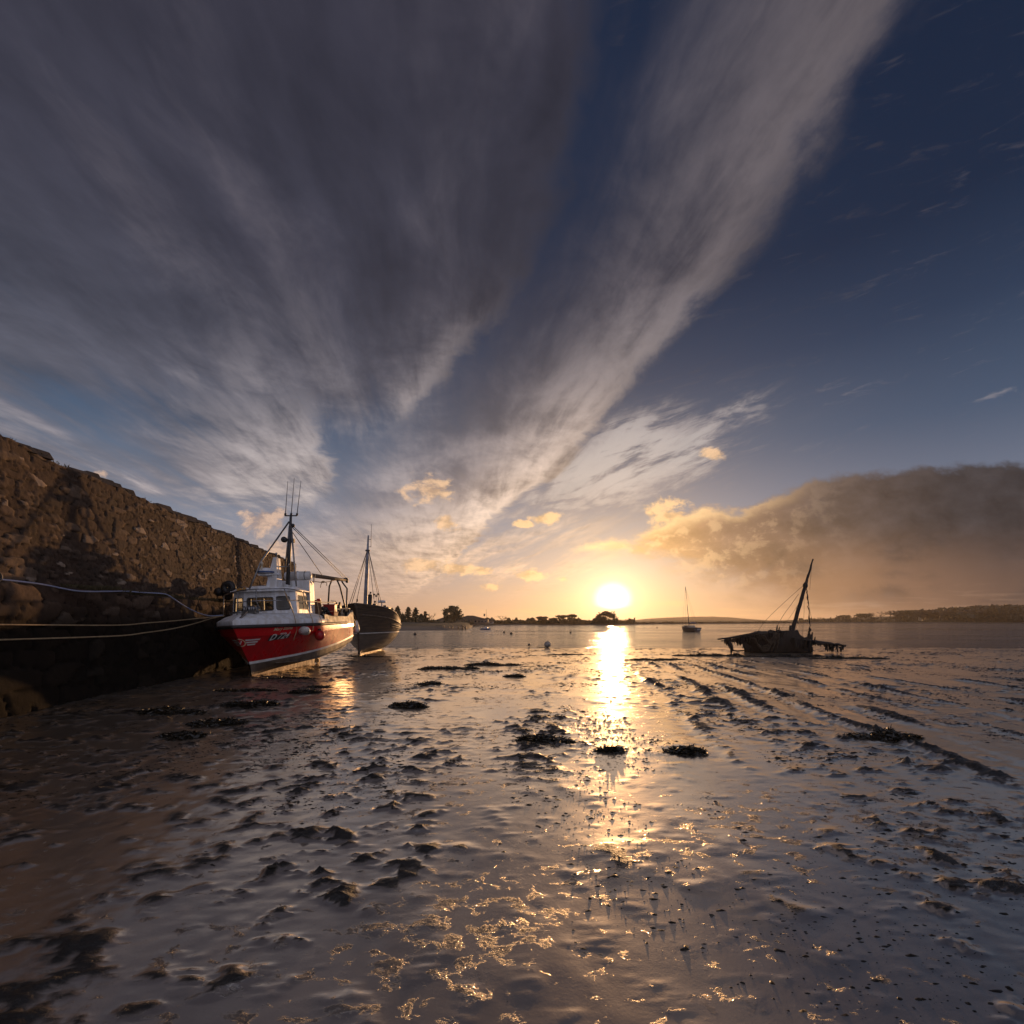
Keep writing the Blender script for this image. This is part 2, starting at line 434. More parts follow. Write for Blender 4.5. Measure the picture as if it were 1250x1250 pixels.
# ------------------------------------------------------------------ the shore : mud, water, far land
WATER = -0.50
def gz(D):
    return -0.0167 * np.clip(D - 12.0, 0, 60)
def left_rough(X, Y):
    return sst(X + .27 * Y + .6 + .5 * fbm(X / 1.2, Y / 2.0, 3, 140), 1.2, -1.6)
def mud_height(X, Y):
    lo = fbm(X / 7.0, Y / 9.0, 3, 5)
    pat = sst(fbm(X / 3.2, Y / 5.0, 3, 31), -.12, .38)
    n1 = fbm(X / 1.1, Y / 1.5, 4, 3)
    n2 = fbm(X / .34, Y / .30, 5, 11, .62)
    n3 = fbm(X / .11, Y / .13, 3, 71)
    lump = np.maximum(0, n2 + .35 * n1 - .16)
    flat = .014 * np.maximum(0, n1 - .02) + .006 * n1
    pat = np.clip(pat + .55 * left_rough(X, Y), 0, 1.2)
    h = .03 * lo + flat + (.012 + .085 * pat) * lump + .004 * n3 * (.15 + pat)
    # long ruts and mud ridges running out towards the wreck
    X0 = X - .16 * Y + .35 * fbm(X / 3.0, Y / 6.0, 2, 90)
    along = fbm(X0 / 1.5, Y / 4.0, 3, 55)
    for off, amp in ((2.2, .03), (3.4, .05), (4.2, .055), (5.3, .06), (6.4, .06), (7.6, .05), (9.0, .05), (10.8, .05), (13.0, .04)):
        w = .17
        q = (X0 - off) / w
        ridge = np.exp(-q * q) - .55 * np.exp(-(q + 1.8) ** 2)
        h = h + 1.15 * amp * ridge * sst(along, -.30, .25) * (.35 + 1.9 * np.abs(n2) + .8 * n1) * sst(Y, 4, 9) * sst(Y, 33, 22)
    # a low wet hollow along the foot of the quay
    return h
def build_mud():
    ys = np.concatenate([np.linspace(-30, 1.2, 26)[:-1], 1.2 * (75 / 1.2) ** np.linspace(0, 1, 660)])
    t = np.linspace(-1.75, 1.75, 700)
    Yg = np.repeat(ys[:, None], len(t), 1)
    spread = np.where(Yg > 0, Yg, 0) + 5.5 + np.where(Yg < 0, -Yg * .4, 0)
    Xg = t[None, :] * spread
    h = mud_height(Xg, Yg)
    Z = gz(Yg) + h * sst(Yg, 75, 45) - sst(Yg, 50, 75) * .6
    V = np.stack([Xg, Yg, Z], -1).reshape(-1, 3)
    m, N, b = principled('wet mud')
    tc = N.node('ShaderNodeTexCoord'); P = E(N, tc.outputs['Object'])
    at_ = N.node('ShaderNodeAttribute', attribute_name='wet'); wet = N.xyz(E(N, at_.outputs['Vector']))[0]
    big = N.noise(P, .45, 4, .6); mid = N.noise(P, 2.6, 6, .62); fine = N.noise(P, 19.0, 6, .65)
    grit = N.noise(P, 75.0, 3, .6)
    col = N.mix(N.ss(mid * .6 + big * .4, .38, .62), (.10, .078, .060), (.175, .14, .11))
    col = N.mix(N.ss(grit, .56, .68), col, (.18, .145, .115))
    weed = N.ss(mid * .55 + fine * .45, .555, .63) * N.ss(big, .40, .58)
    col = N.mix(weed, col, (.010, .009, .005))
    col = N.mix(N.ss(wet, .30, .02), col, (.020, .016, .011))
    N.put(col, b.inputs['Base Color'])
    wf = N.ss(wet + (mid - .5) * .45 + (fine - .5) * .35, .22, .50)       # 1 = standing film of water
    b.inputs['Roughness'].default_value = .46; b.inputs['IOR'].default_value = 1.6
    px_, py_, pz_ = N.xyz(P)
    fleck = N.noise(N.vec(px_ * 5.0, py_ * 7.5, 0.0), 1.0, 7, .68, .4); fl2 = N.noise(N.vec(px_ * .38, py_ * .55, 3.0), 1.0, 4, .6)
    fleck = N.ss(fleck + (fl2 - .5) * .42, .575, .64)
    wf = wf * (1.0 - fleck * .93)
    bn = N.node('ShaderNodeBump'); bn.inputs['Distance'].default_value = .02
    N.put(N.lin(wf, 0, 1, .95, .11), bn.inputs['Strength'])
    N.put(mid * .42 + fine * .42 + grit * .2 + fleck * .35 + weed * .3, bn.inputs['Height'])
    N.l.new(bn.outputs[0], b.inputs['Normal'])
    # the film of water lying on it
    lw = N.node('ShaderNodeLayerWeight'); lw.inputs[0].default_value = .5
    gl = N.node('ShaderNodeBsdfGlossy'); gl.inputs[0].default_value = (1.0, .91, .78, 1); gl.inputs['Roughness'].default_value = .06
    N.l.new(bn.outputs[0], gl.inputs['Normal'])
    g2 = N.node('ShaderNodeBsdfGlossy'); g2.inputs[0].default_value = (1.0, .88, .72, 1); g2.inputs['Roughness'].default_value = .32; N.l.new(bn.outputs[0], g2.inputs['Normal'])
    gm = N.node('ShaderNodeMixShader'); gm.inputs[0].default_value = .42; N.l.new(gl.outputs[0], gm.inputs[1]); N.l.new(g2.outputs[0], gm.inputs[2])
    mx = N.node('ShaderNodeMixShader'); N.put(wf * N.lin(E(N, lw.outputs['Facing']), .35, .95, .48, .95), mx.inputs[0])
    N.l.new(b.outputs[0], mx.inputs[1]); N.l.new(gm.outputs[0], mx.inputs[2]); N.l.new(mx.outputs[0], N.t.nodes['Material Output'].inputs[0])
    lo = fbm(Xg / 7.0, Yg / 9.0, 3, 5)
    hh = h - .03 * lo
    wetv = (1 - sst(hh, .006, .022)) * (1 - .5 * left_rough(Xg, Yg))
    o = np_mesh('mud_foreshore', V, grid_quads(len(ys), len(t)), m, True, {'wet': wetv.ravel()})
    tag(o, kind='structure')
build_mud()

def build_water():
    ys = 26.0 * (9000 / 26.0) ** np.linspace(0, 1, 60)
    t = np.linspace(-2.4, 2.4, 60)
    Y = np.repeat(ys[:, None], len(t), 1); X = t[None] * (Y + 30)
    V = np.stack([X, Y, np.full_like(X, WATER)], -1).reshape(-1, 3)
    m, N, b = principled('estuary water')
    tc = N.node('ShaderNodeTexCoord'); P = E(N, tc.outputs['Object'])
    x, y, z = N.xyz(P)
    b.inputs['Base Color'].default_value = (.030, .030, .034, 1)
    b.inputs['IOR'].default_value = 1.36
    calm = N.noise(N.vec(x * .012, y * .05, 0.0), 1.0, 4, .6, .5)
    N.put(N.lin(calm, .36, .64, .03, .18), b.inputs['Roughness'])
    rip = N.noise(N.vec(x * .45, y * 1.3, 0.0), 1.0, 7, .66, .3)
    rip2 = N.noise(N.vec(x * 4.0, y * 9.0, 2.0), 1.0, 4, .6)
    bn = N.node('ShaderNodeBump'); bn.inputs['Distance'].default_value = .30
    N.put(N.lin(calm, .38, .62, .35, .95), bn.inputs['Strength'])
    rip3 = N.noise(N.vec(x * .05, y * .16, 6.0), 1.0, 6, .68, .3)
    N.put(rip * .8 + rip2 * .22 + rip3 * 3.2, bn.inputs['Height'])
    N.l.new(bn.outputs[0], b.inputs['Normal'])
    o = np_mesh('estuary_water', V, grid_quads(len(ys), len(t)), m, True)
    tag(o, kind='structure')
build_water()

NEAR_SHORE = [(-500, 100), (380, 110), (470, 117), (545, 122), (573, 135), (580, 262), (640, 285), (750, 285), (800, 330), (930, 430), (1065, 560), (1500, 520), (2200, 400)]
def shore_D(px): return interp(px, NEAR_SHORE)
def build_far_land():
    pxs = np.arange(-700, 2300, 5.0)
    offs = np.array([-6, 0, 3, 8, 16, 30, 60, 120, 300, 700, 1600])
    zs = np.array([-1.2, WATER - .02, -.30, -.02, .35, .9, 1.5, 2.2, 3.0, 3.5, 4.0])
    V = []
    for px in pxs:
        D0 = shore_D(px)
        for o_, z in zip(offs, zs):
            D = D0 + o_; x = (px - 625) / F * D
            V.append((x, D, z + (.35 * float(perlin(x / 9., D / 9., 4)) if o_ > 3 else 0)))
    m, N, b = principled('far land')
    g = N.node('ShaderNodeNewGeometry'); P = E(N, g.outputs['Position']); x, y, z = N.xyz(P)
    n = N.noise(P, .12, 5, .6)
    sand = N.mix(n, (.105, .080, .058), (.165, .130, .098)); grass = N.mix(n, (.030, .030, .014), (.075, .060, .028))
    N.put(N.mix(N.ss(z + (n - .5) * .5, .15, .6), sand, grass), b.inputs['Base Color'])
    b.inputs['Roughness'].default_value = .85
    o = np_mesh('far_shore', V, grid_quads(len(pxs), len(offs)), m, True); tag(o, kind='structure')
    # low hills behind
    hm, N, b = principled('hillside')
    tc = N.node('ShaderNodeTexCoord'); n = N.noise(E(N, tc.outputs['Object']), .012, 4, .6); n2 = N.noise(E(N, tc.outputs['Object']), .08, 4, .6)
    N.put(N.mix(N.ss(n, .42, .58), N.mix(n2, (.055, .050, .022), (.085, .072, .032)), (.10, .082, .045)), b.inputs['Base Color']); b.inputs['Roughness'].default_value = .9
    def hill(name, prof, D0, depth):
        px = np.arange(prof[0][0], prof[-1][0] + 1, 5.0); k = np.linspace(0, 1, 16); V = []
        for p in px:
            py = interp(p, prof); top = EYE + (HOR - py) / F * D0
            for q in k:
                D = D0 + depth * (q - .5); s = math.sin(math.pi * q) ** .8
                x = (p - 625) / F * D
                V.append((x, D, -3 + (top + 3) * s + float(fbm(x / 40., D / 40., 3, 8)) * .7 * s))
        o = np_mesh(name, V, grid_quads(len(px), 16), hm, True); tag(o, kind='structure')
    hill('hill', [(740, 760), (765, 758), (790, 755.2), (815, 753.8), (845, 752.8), (870, 752.6), (890, 753.4), (915, 755.6), (940, 757.5), (990, 758.5), (1080, 759)], 1900, 700)
    hill('ridge', [(860, 760), (930, 758.2), (960, 757), (1000, 755.5), (1060, 753.5), (1130, 750), (1230, 747), (1350, 746), (1600, 750), (1900, 756)], 1000, 400)
build_far_land()

# ------------------------------------------------------------------ harbour wall
WM = -0.1875; WX0 = -8.70                      # face of the quay : X = WX0 + WM * Y
def wall_x(D): return WX0 + WM * D
WDIR = Vector((WM, 1, 0)).normalized(); WNRM = Vector((1, -WM, 0)).normalized()
def masonry(s, z, sx, sz, seed, jitter=.8):
    """rubble stones : returns relief (0 joint .. 1 face) and a random number per stone"""
    gx = s / sx; gy = z / sz
    row = np.floor(gy); gx = gx + (row % 2) * .5
    best = np.full(s.shape, 9.0); sec = np.full(s.shape, 9.0); idr = np.zeros(s.shape)
    ix = np.floor(gx); iy = np.floor(gy)
    for dx in (-2, -1, 0, 1, 2):
        for dy in (-1, 0, 1):
            cx = ix + dx; cy = iy + dy
            jx = cx + .5 + jitter * (_h(cx, cy, seed) / 4294967296.0 - .5) - ((cy % 2) - (iy % 2)) * .5
            jy = cy + .5 + jitter * .75 * (_h(cx, cy, seed + 5) / 4294967296.0 - .5)
            d = np.maximum(np.abs(gx - jx) * .95, np.abs(gy - jy)) * .6 + np.hypot(gx - jx, gy - jy) * .4
            m = d < best
            sec = np.where(m, best, np.minimum(sec, d)); best = np.where(m, d, best)
            idr = np.where(m, _h(cx, cy, seed + 9) / 4294967296.0, idr)
    return sst(sec - best, .01, .085), idr
def build_wall():
    root = empty('harbour_wall', (wall_x(16), 16, 0), label='tall rubble stone harbour wall along the left with a dark weedy lower face and grassy ledge', cat='wall')
    inv = Matrix.Translation(-root.location)
    def stone_mat(name, wetline):
        m, N, b = principled(name)
        a = N.node('ShaderNodeAttribute', attribute_name='stone'); st = N.xyz(E(N, a.outputs['Vector']))
        tc = N.node('ShaderNodeTexCoord'); P = E(N, tc.outputs['Object']); zz = N.xyz(P)[2]
        n = N.noise(P, 9.0, 6, .65); n2 = N.noise(P, .9, 4, .6); n3 = N.noise(P, 45., 4, .6)
        rnd, joint = st[0], st[1]
        c = N.ramp(rnd, [(0, (.055, .034, .024)), (.3, (.105, .068, .047)), (.55, (.075, .052, .039)), (.8, (.135, .090, .062)), (.93, (.19, .135, .095)), (1, (.42, .33, .25))])
        c = N.mix(N.ss(n, .35, .7), c, N.scale(c, .62))
        c = N.mix(N.ss(n2, .5, .68) * .6, c, (.045, .033, .024))
        c = N.mix(N.ss(joint, .75, .05), c, (.022, .016, .012))
        if wetline:      # weed and tide marks on the lower face
            tide = N.ss(zz + (n2 - .5) * 1.0 + (n - .5) * .5, 2.7, 1.7)
            c = N.mix(tide * .93, c, N.mix(n, (.005, .0045, .003), (.012, .010, .007)))
        N.put(c, b.inputs['Base Color']); b.inputs['Roughness'].default_value = .9; b.inputs['Specular IOR Level'].default_value = .15 if wetline else .3
        bn = N.node('ShaderNodeBump'); bn.inputs['Distance'].default_value = .03; bn.inputs['Strength'].default_value = .9
        N.put(n * .7 + n3 * .3, bn.inputs['Height']); N.l.new(bn.outputs[0], b.inputs['Normal'])
        return m
    def face(name, y0, y1, z0, z1, setback, step, sx, sz, seed, mat_, thick, relief, ragged=0.0):
        L = (y1 - y0) * math.hypot(1, WM)
        ns = int(L / step); nz = int((z1 - z0) / step)
        s = np.linspace(0, L, ns); z = np.linspace(z0, z1, nz)
        Sg, Zg = np.meshgrid(s, z, indexing='ij')
        wob = .35 * fbm(Sg / 1.3, Zg / 1.1, 2, seed + 3)
        rel, rnd = masonry(Sg + wob * .4, Zg + wob * .25, sx, sz, seed)
        big, rnd2 = masonry(Sg + wob * .5 + 50, Zg + wob * .3, sx * 2.1, sz * 1.8, seed + 40)
        useb = sst(fbm(Sg / 2.0, Zg / 2.0, 2, seed + 21), .0, .08)
        rel = rel * (1 - useb) + big * useb; rnd = np.where(useb > .5, rnd2, rnd)
        off = relief * (rel * (.45 + .9 * rnd) - .5) + .07 * fbm(Sg / 2.5, Zg / 2.0, 3, seed + 7) + .012 * fbm(Sg / .12, Zg / .12, 2, seed + 8)
        if ragged:
            Zg = Zg + ragged * fbm(Sg / .8, Sg * 0 + .5, 3, seed + 1) * sst(Zg, z1 - .5, z1)
        base = Vector((wall_x(y0), y0, 0))
        X = base.x + WDIR.x * Sg + WNRM.x * (off - setback); Y = base.y + WDIR.y * Sg + WNRM.y * (off - setback)
        # back row, top and far end as extra rows
        V = np.stack([X, Y, Zg], -1)
        top = V[:, -1:, :].copy(); mid = top.copy(); mid[..., 0] -= WNRM.x * thick * .5; mid[..., 1] -= WNRM.y * thick * .5
        mid[..., 2] += .03 + .05 * fbm(s / .5, s * 0, 2, 77)[:, None]
        bk = top.copy(); bk[..., 0] -= WNRM.x * thick; bk[..., 1] -= WNRM.y * thick
        bk0 = bk.copy(); bk0[..., 2] = z0
        V = np.concatenate([V, mid, bk, bk0], 1)
        st = np.stack([np.concatenate([rnd, np.tile(rnd[:, -1:], (1, 3))], 1), np.concatenate([rel, np.tile(rel[:, -1:], (1, 3))], 1), 0 * np.concatenate([rnd, rnd[:, -3:]], 1)], -1)
        nr, nc = V.shape[:2]
        Vf = V.reshape(-1, 3) - np.array(root.location)[None]
        Q = grid_quads(nr, nc)[:, ::-1]
        # far end cap : its own little masonry face
        nt_ = max(4, int(thick / step)); tt = np.linspace(0, thick, nt_)
        Tg, Zc = np.meshgrid(tt, z, indexing='ij')
        rc, rr = masonry(Tg + 31, Zc, sx, sz, seed + 2)
        oc = relief * (rc * (.5 + .7 * rr) - .5) * np.sin(np.pi * np.clip(Tg / thick, 0, 1)) ** .3
        e = base + WDIR * L
        off_end = (off[-1] - setback)[None, :] * (1 - Tg / thick) - setback * (Tg / thick)
        zc = Zg[-1][None, :].repeat(nt_, 0)
        Vc = np.stack([e.x + WNRM.x * (off_end - Tg) + WDIR.x * oc, e.y + WNRM.y * (off_end - Tg) + WDIR.y * oc, zc], -1)
        Vc = Vc.reshape(-1, 3) - np.array(root.location)[None]
        Qc = grid_quads(nt_, nz)[:, ::-1] + len(Vf)
        stc = np.stack([rr, rc, rr * 0], -1).reshape(-1, 3)
        return np_mesh(name, np.concatenate([Vf, Vc]), np.concatenate([Q, Qc]), mat_, True, {'stone': np.concatenate([st.reshape(-1, 3), stc])}, root)
    up = stone_mat('rubble stone', False); lowm = stone_mat('tidal quay stone', True)
    face('upper_wall', -6, 32.0, 2.72, 5.88, .32, .036, .27, .105, 7, up, 1.1, .05, .10)
    face('lower_wall', -6, 33.4, -.9, 2.80, .0, .06, .55, .26, 19, lowm, 3.0, .09, .06)
    # coping stones along the top of the wall
    rnd = random.Random(4); cp = MB(); y = -6.0
    while y < 31.6:
        w = rnd.uniform(.35, .8); c = Vector((wall_x(y + w / 2), y + w / 2, 0)) - WNRM * (.32 + .5 + rnd.uniform(-.05, .05))
        if rnd.random() < .88:
            cp.box((c.x - root.location.x, c.y - root.location.y, 5.93 + rnd.uniform(-.02, .05)), (rnd.uniform(.9, 1.15), w * .97, rnd.uniform(.10, .24)), rz=-math.atan(WM) * -1 + rnd.uniform(-.05, .05), top=(rnd.uniform(.7, .95), rnd.uniform(.7, .95)))
        y += w
    cp.build('coping', pm('coping stone', (.05, .035, .026), (.10, .07, .05), 4, .85, .05, .02, 25), root, bevel=.03)
    # tufts of grass on the ledge and the wall top
    V = []; Q = []; rs = np.random.RandomState(3)
    def tuft(c, n, hgt):
        for _ in range(n):
            a = rs.uniform(0, 6.28); d = rs.uniform(0, .10); p = Vector((c[0] + math.cos(a) * d, c[1] + math.sin(a) * d, c[2]))
            ln = hgt * rs.uniform(.5, 1.2); lean = Vector((math.cos(a), math.sin(a), 0)) * ln * rs.uniform(.2, .8); w = Vector((-math.sin(a), math.cos(a), 0)) * rs.uniform(.006, .014)
            b = len(V); V.extend([tuple(p - w), tuple(p + w), tuple(p + lean * .5 + Vector((0, 0, ln * .7)) + w * .6), tuple(p + lean + Vector((0, 0, ln * .8)))]); Q.append((b, b + 1, b + 2, b + 3))
    for _ in range(1500):
        y = rs.uniform(3, 33); k = float(fbm(np.array(y / 2.0), np.array(.3), 3, 12))
        if k < -.12: continue
        c = Vector((wall_x(y), y, 2.80)) - WNRM * rs.uniform(.02, .34); tuft(c, 9, .13 + .16 * max(0, k))
    for _ in range(220):
        y = rs.uniform(3, 31); c = Vector((wall_x(y), y, 5.92)) - WNRM * rs.uniform(.36, .8); tuft(c, 6, .10)
    g = np_mesh('ledge_grass', V, Q, leaf_mat('dry grass', (.060, .046, .018), (.120, .088, .038), 1.5, .8), False)
    tag(g, 'dry tufted grass growing along the ledge of the harbour wall', 'grass', kind='stuff')
build_wall()

# ------------------------------------------------------------------ boat materials
M_RED = pm('red hull paint', (.62, .004, .010), (.42, .003, .008), 1.4, .30, .06, .0015, 60, coat=.15, stretch=(2.5, 2.5, .35))
M_REDTOP = pm('bright red hull band', (.74, .006, .012), (.60, .004, .010), 1.2, .30, .05, .001, 60, coat=.15)
M_WHITE = pm('white gelcoat', (.80, .80, .80), (.62, .58, .52), 2.2, .46, .06, .001, 40, stretch=(2.2, 2.2, .4))
M_WHITE2 = pm('worn white gelcoat', (.42, .37, .30), (.25, .19, .12), 3.5, .62, .08, .003, 22)
M_ANTI = pm('faded antifouling', (.17, .125, .085), (.075, .056, .042), 2.4, .55, .1, .01, 14)
M_KEEL = pm('keel rust', (.34, .17, .085), (.16, .085, .045), 4.0, .6, .1, .008, 20)
M_RUB = pm('black rubber', (.014, .013, .013), (.030, .027, .025), 6, .55, .1, .004, 25)
M_STEEL = pm('galvanised steel', (.30, .30, .30), (.20, .19, .18), 6, .38, .08, 0, metal=.8)
M_DARKSTEEL = pm('dark painted steel', (.045, .045, .048), (.080, .072, .066), 8, .42, .08, 0, metal=.3)
M_STRIPE = pm('white paint line', (.78, .76, .72), (.62, .58, .52), 3, .35)
M_BLACKSTEEL = pm('black gear', (.012, .012, .013), (.030, .026, .022), 9, .5, .1, .005, 30)
M_WOOD = pm('weathered timber', (.20, .13, .075), (.11, .070, .042), 3, .65, .1, .006, 18, stretch=(8, 1, 8))
M_ROPE = pm('tan rope', (.50, .36, .20), (.38, .26, .14), 14, .8, .05, .01, 60)
M_BLUEROPE = pm('pale blue rope', (.30, .35, .55), (.42, .45, .58), 14, .75, .05, .01, 60)
M_DARKROPE = pm('dark line', (.035, .030, .026), (.060, .050, .042), 10, .8)
M_BUFF = pm('white vinyl float', (.74, .71, .66), (.52, .46, .38), 5, .42, .08, .003, 30)
M_REDVINYL = pm('red vinyl float', (.46, .008, .012), (.36, .006, .010), 5, .38)
M_ORANGE = pm('red plastic', (.36, .020, .018), (.26, .014, .012), 6, .5)
M_CREAM = pm('cream panel', (.60, .52, .40), (.48, .40, .29), 5, .5)
M_BLUEP = pm('blue paint', (.03, .07, .20), (.05, .10, .24), 4, .4)
M_GOLD = pm('pale gold lettering', (.72, .58, .36), (.60, .46, .26), 6, .4)
def glass(name, tint=(.015, .018, .020)):
    m, N, b = principled(name)
    b.inputs['Base Color'].default_value = (*tint, 1); b.inputs['Roughness'].default_value = .03
    b.inputs['IOR'].default_value = 1.5; b.inputs['Coat Weight'].default_value = 1.0; b.inputs['Coat Roughness'].default_value = .02
    return m
M_GLASS = glass('dark cabin glass')
m, N, b = principled('clear cabin glass')
fr_ = N.node('ShaderNodeFresnel'); fr_.inputs[0].default_value = 1.5
tb = N.node('ShaderNodeBsdfTransparent'); tb.inputs[0].default_value = (.80, .83, .82, 1); gb = N.node('ShaderNodeBsdfGlossy'); gb.inputs['Roughness'].default_value = .02
mx = N.node('ShaderNodeMixShader'); N.l.new(fr_.outputs[0], mx.inputs[0]); N.l.new(tb.outputs[0], mx.inputs[1]); N.l.new(gb.outputs[0], mx.inputs[2])
N.l.new(mx.outputs[0], m.node_tree.nodes['Material Output'].inputs[0]); M_CLEAR = m

def text_polys(txt, shear=0.0, bold=0.0):
    """outline of builtin lettering as triangles: (verts 2d, faces), scaled to the unit box"""
    cu = bpy.data.curves.new('lettering', 'FONT'); cu.body = txt; cu.shear = shear; cu.resolution_u = 4; cu.offset = bold
    ob = bpy.data.objects.new('lettering', cu); COL.objects.link(ob)
    bpy.context.view_layer.update()
    dg = bpy.context.evaluated_depsgraph_get(); me = ob.evaluated_get(dg).to_mesh()
    V = [(v.co.x, v.co.y) for v in me.vertices]; Fc = [tuple(p.vertices) for p in me.polygons]
    ob.evaluated_get(dg).to_mesh_clear()
    COL.objects.unlink(ob); bpy.data.objects.remove(ob); bpy.data.curves.remove(cu)
    x0 = min(v[0] for v in V); x1 = max(v[0] for v in V); y0 = min(v[1] for v in V); y1 = max(v[1] for v in V)
    return [((v[0] - x0) / (x1 - x0), (v[1] - y0) / (y1 - y0)) for v in V], Fc

class Hull:
    """surface S(s, w): s 0 stem .. 1 stern, w 0 .. 1 rows upwards; local axes: x port (+), y aft, z up"""
    def __init__(h, fn): h.fn = fn
    def rows(h, w0, w1, nw, ns, side, s0=0.0, s1=1.0, off=0.0):
        out = []
        for i in range(nw):
            w = w0 + (w1 - w0) * i / (nw - 1); r = []
            for j in range(ns):
                s = s0 + (s1 - s0) * (j / (ns - 1)) ** 1.35
                r.append(h.p(s, w, side, off))
            out.append(r)
        return out
    def p(h, s, w, side, off=0.0):
        q = Vector(h.fn(s, w)); q.x *= side
        if off:
            e = 1e-3
            a = Vector(h.fn(min(1, s + e), w)) - Vector(h.fn(max(0, s - e), w)); b_ = Vector(h.fn(s, min(1, w + e))) - Vector(h.fn(s, max(0, w - e)))
            a.x *= side; b_.x *= side
            n = a.cross(b_) * (-1 if side > 0 else 1)
            if n.length > 1e-9:
                n.normalize()
                if n.x * side < 0 and abs(n.x) > .05: n = -n
                q = q + n * off
        return q

# ================================================================== the red boat
RB_O = Vector((-9.74, 17.05, 0)); RB_M = -0.07
RB_A = math.atan(RB_M); HEEL = R(2.2)
red = empty('fishing_boat', RB_O, (0, -HEEL, -RB_A), label='red and white fishing boat aground beside the stone harbour wall, bow towards the viewer', cat='fishing boat')
bpy.context.view_layer.update()
RB_W = Matrix.Translation(RB_O) @ (Matrix.Rotation(-RB_A, 4, 'Z') @ Matrix.Rotation(-HEEL, 4, 'Y'))
RB_I = RB_W.inverted()
def rl(px, py, D): return RB_I @ at(px, py, D)     # a boat-local point from bearing, height and distance
def proj(p): return (625 + F * p.x / p.y, HOR - (p.z - EYE) / p.y * F)

XS = 7.45
def rb_rail_b(d):
    t = min(1, max(0, d / 3.1)); b = 2.0 * (1 - (1 - t) ** 1.62)
    return b - .16 * ssf(d, 5.5, 8.5) * 1.0
SB = [(0, 0), (.3, .21), (.7, .47), (1.15, .75), (1.65, 1.06), (2.1, 1.27), (2.5, 1.42), (3.0, 1.57), (3.6, 1.69), (4.6, 1.80), (5.8, 1.83), (7.0, 1.80), (8.5, 1.74)]
def rb_str_b(d): return (interp(d - .12, SB) + interp(d, SB) + interp(d + .12, SB)) / 3 if d > .12 else interp(d, SB)
def rb_rail_z(y): return 1.80 + .03 * ssf(y, 2, 5)
def rb_str_z(y): return .42 + .098 * max(y, 0)
def rb_top(s, w):
    x0 = -1.05 * w ** .92; y = x0 + (XS - x0) * s; d = y - x0
    k = .93 * (w / .74) ** 1.2 if w < .74 else .93 + .07 * ((w - .74) / .26) ** .8
    b0, b1 = rb_str_b(d), rb_rail_b(d)
    b_ = b0 + (b1 - b0) * k
    z0, z1 = rb_str_z(y), rb_rail_z(y)
    return (b_, y + .10 * w * s * 0, z0 + (z1 - z0) * w)
TOP = Hull(rb_top)
def rb_low(s, w):
    """w 1 = the white line, .5 = the chine, 0 = along the keel"""
    y = .03 + (XS - .03) * s; d = y
    bs, zs = rb_str_b(d), rb_str_z(y)
    zc = zs - .10 - .27 * ssf(y, 0, 2.6) + .07 * ssf(y, 5, 7.4); bc = bs * (.80 + .15 * ssf(y, .5, 3.2))
    zb = -.06 + .052 * y + .10 * ssf(y, 5.5, 7.45)
    if w >= .5:
        k = (w - .5) * 2; return (bc + (bs - bc) * k ** .7, y, zc + (zs - zc) * k)
    k = w * 2; return (.05 + (bc - .05) * k, y, zb + (zc - zb) * k ** 1.25)
LOW = Hull(rb_low)
def both(hull, name, m, w0, w1, nw, ns, off=0.0, parent=red, s0=0.0, s1=1.0, transom=False, label=None):
    mb = MB()
    for side in (1, -1): mb.grid(hull.rows(w0, w1, nw, ns, side, s0, s1, off), True, flip=side < 0)
    if transom:
        a = [hull.p(1, w0 + (w1 - w0) * i / (nw - 1), 1) for i in range(nw)]; c = [hull.p(1, w0 + (w1 - w0) * i / (nw - 1), -1) for i in range(nw)]
        mb.grid([a, c], False)
    return mb.build(name, m, parent, label)
both(TOP, 'hull_side', M_RED, 0, .74, 14, 60, transom=True)
both(TOP, 'upper_hull_band', M_REDTOP, .74, 1, 6, 60, off=.012, transom=True)
both(LOW, 'lower_hull', M_ANTI, 0, .985, 16, 60, transom=True)
sp = MB()
for side in (1, -1):
    n = 60; a = []; c = []
    for j in range(n):
        s = (j / (n - 1)) ** 1.3
        a.append(TOP.p(s, .005, side, .014) + Vector((0, 0, -.035))); c.append(TOP.p(s, .03, side, .014) + Vector((0, 0, .03)))
    sp.grid([a, c], True, flip=side < 0)
sp.build('waterline_stripe', M_STRIPE, red)
rb = MB()
pts = [TOP.p((j / 50) ** 1.3 * .80, 1, 1, .03) for j in range(51)][::-1] + [TOP.p((j / 50) ** 1.3 * .80, 1, -1, .03) for j in range(1, 51)]
rb.tube(pts, .062, 8); rb.build('rubbing_strake', M_RUB, red)
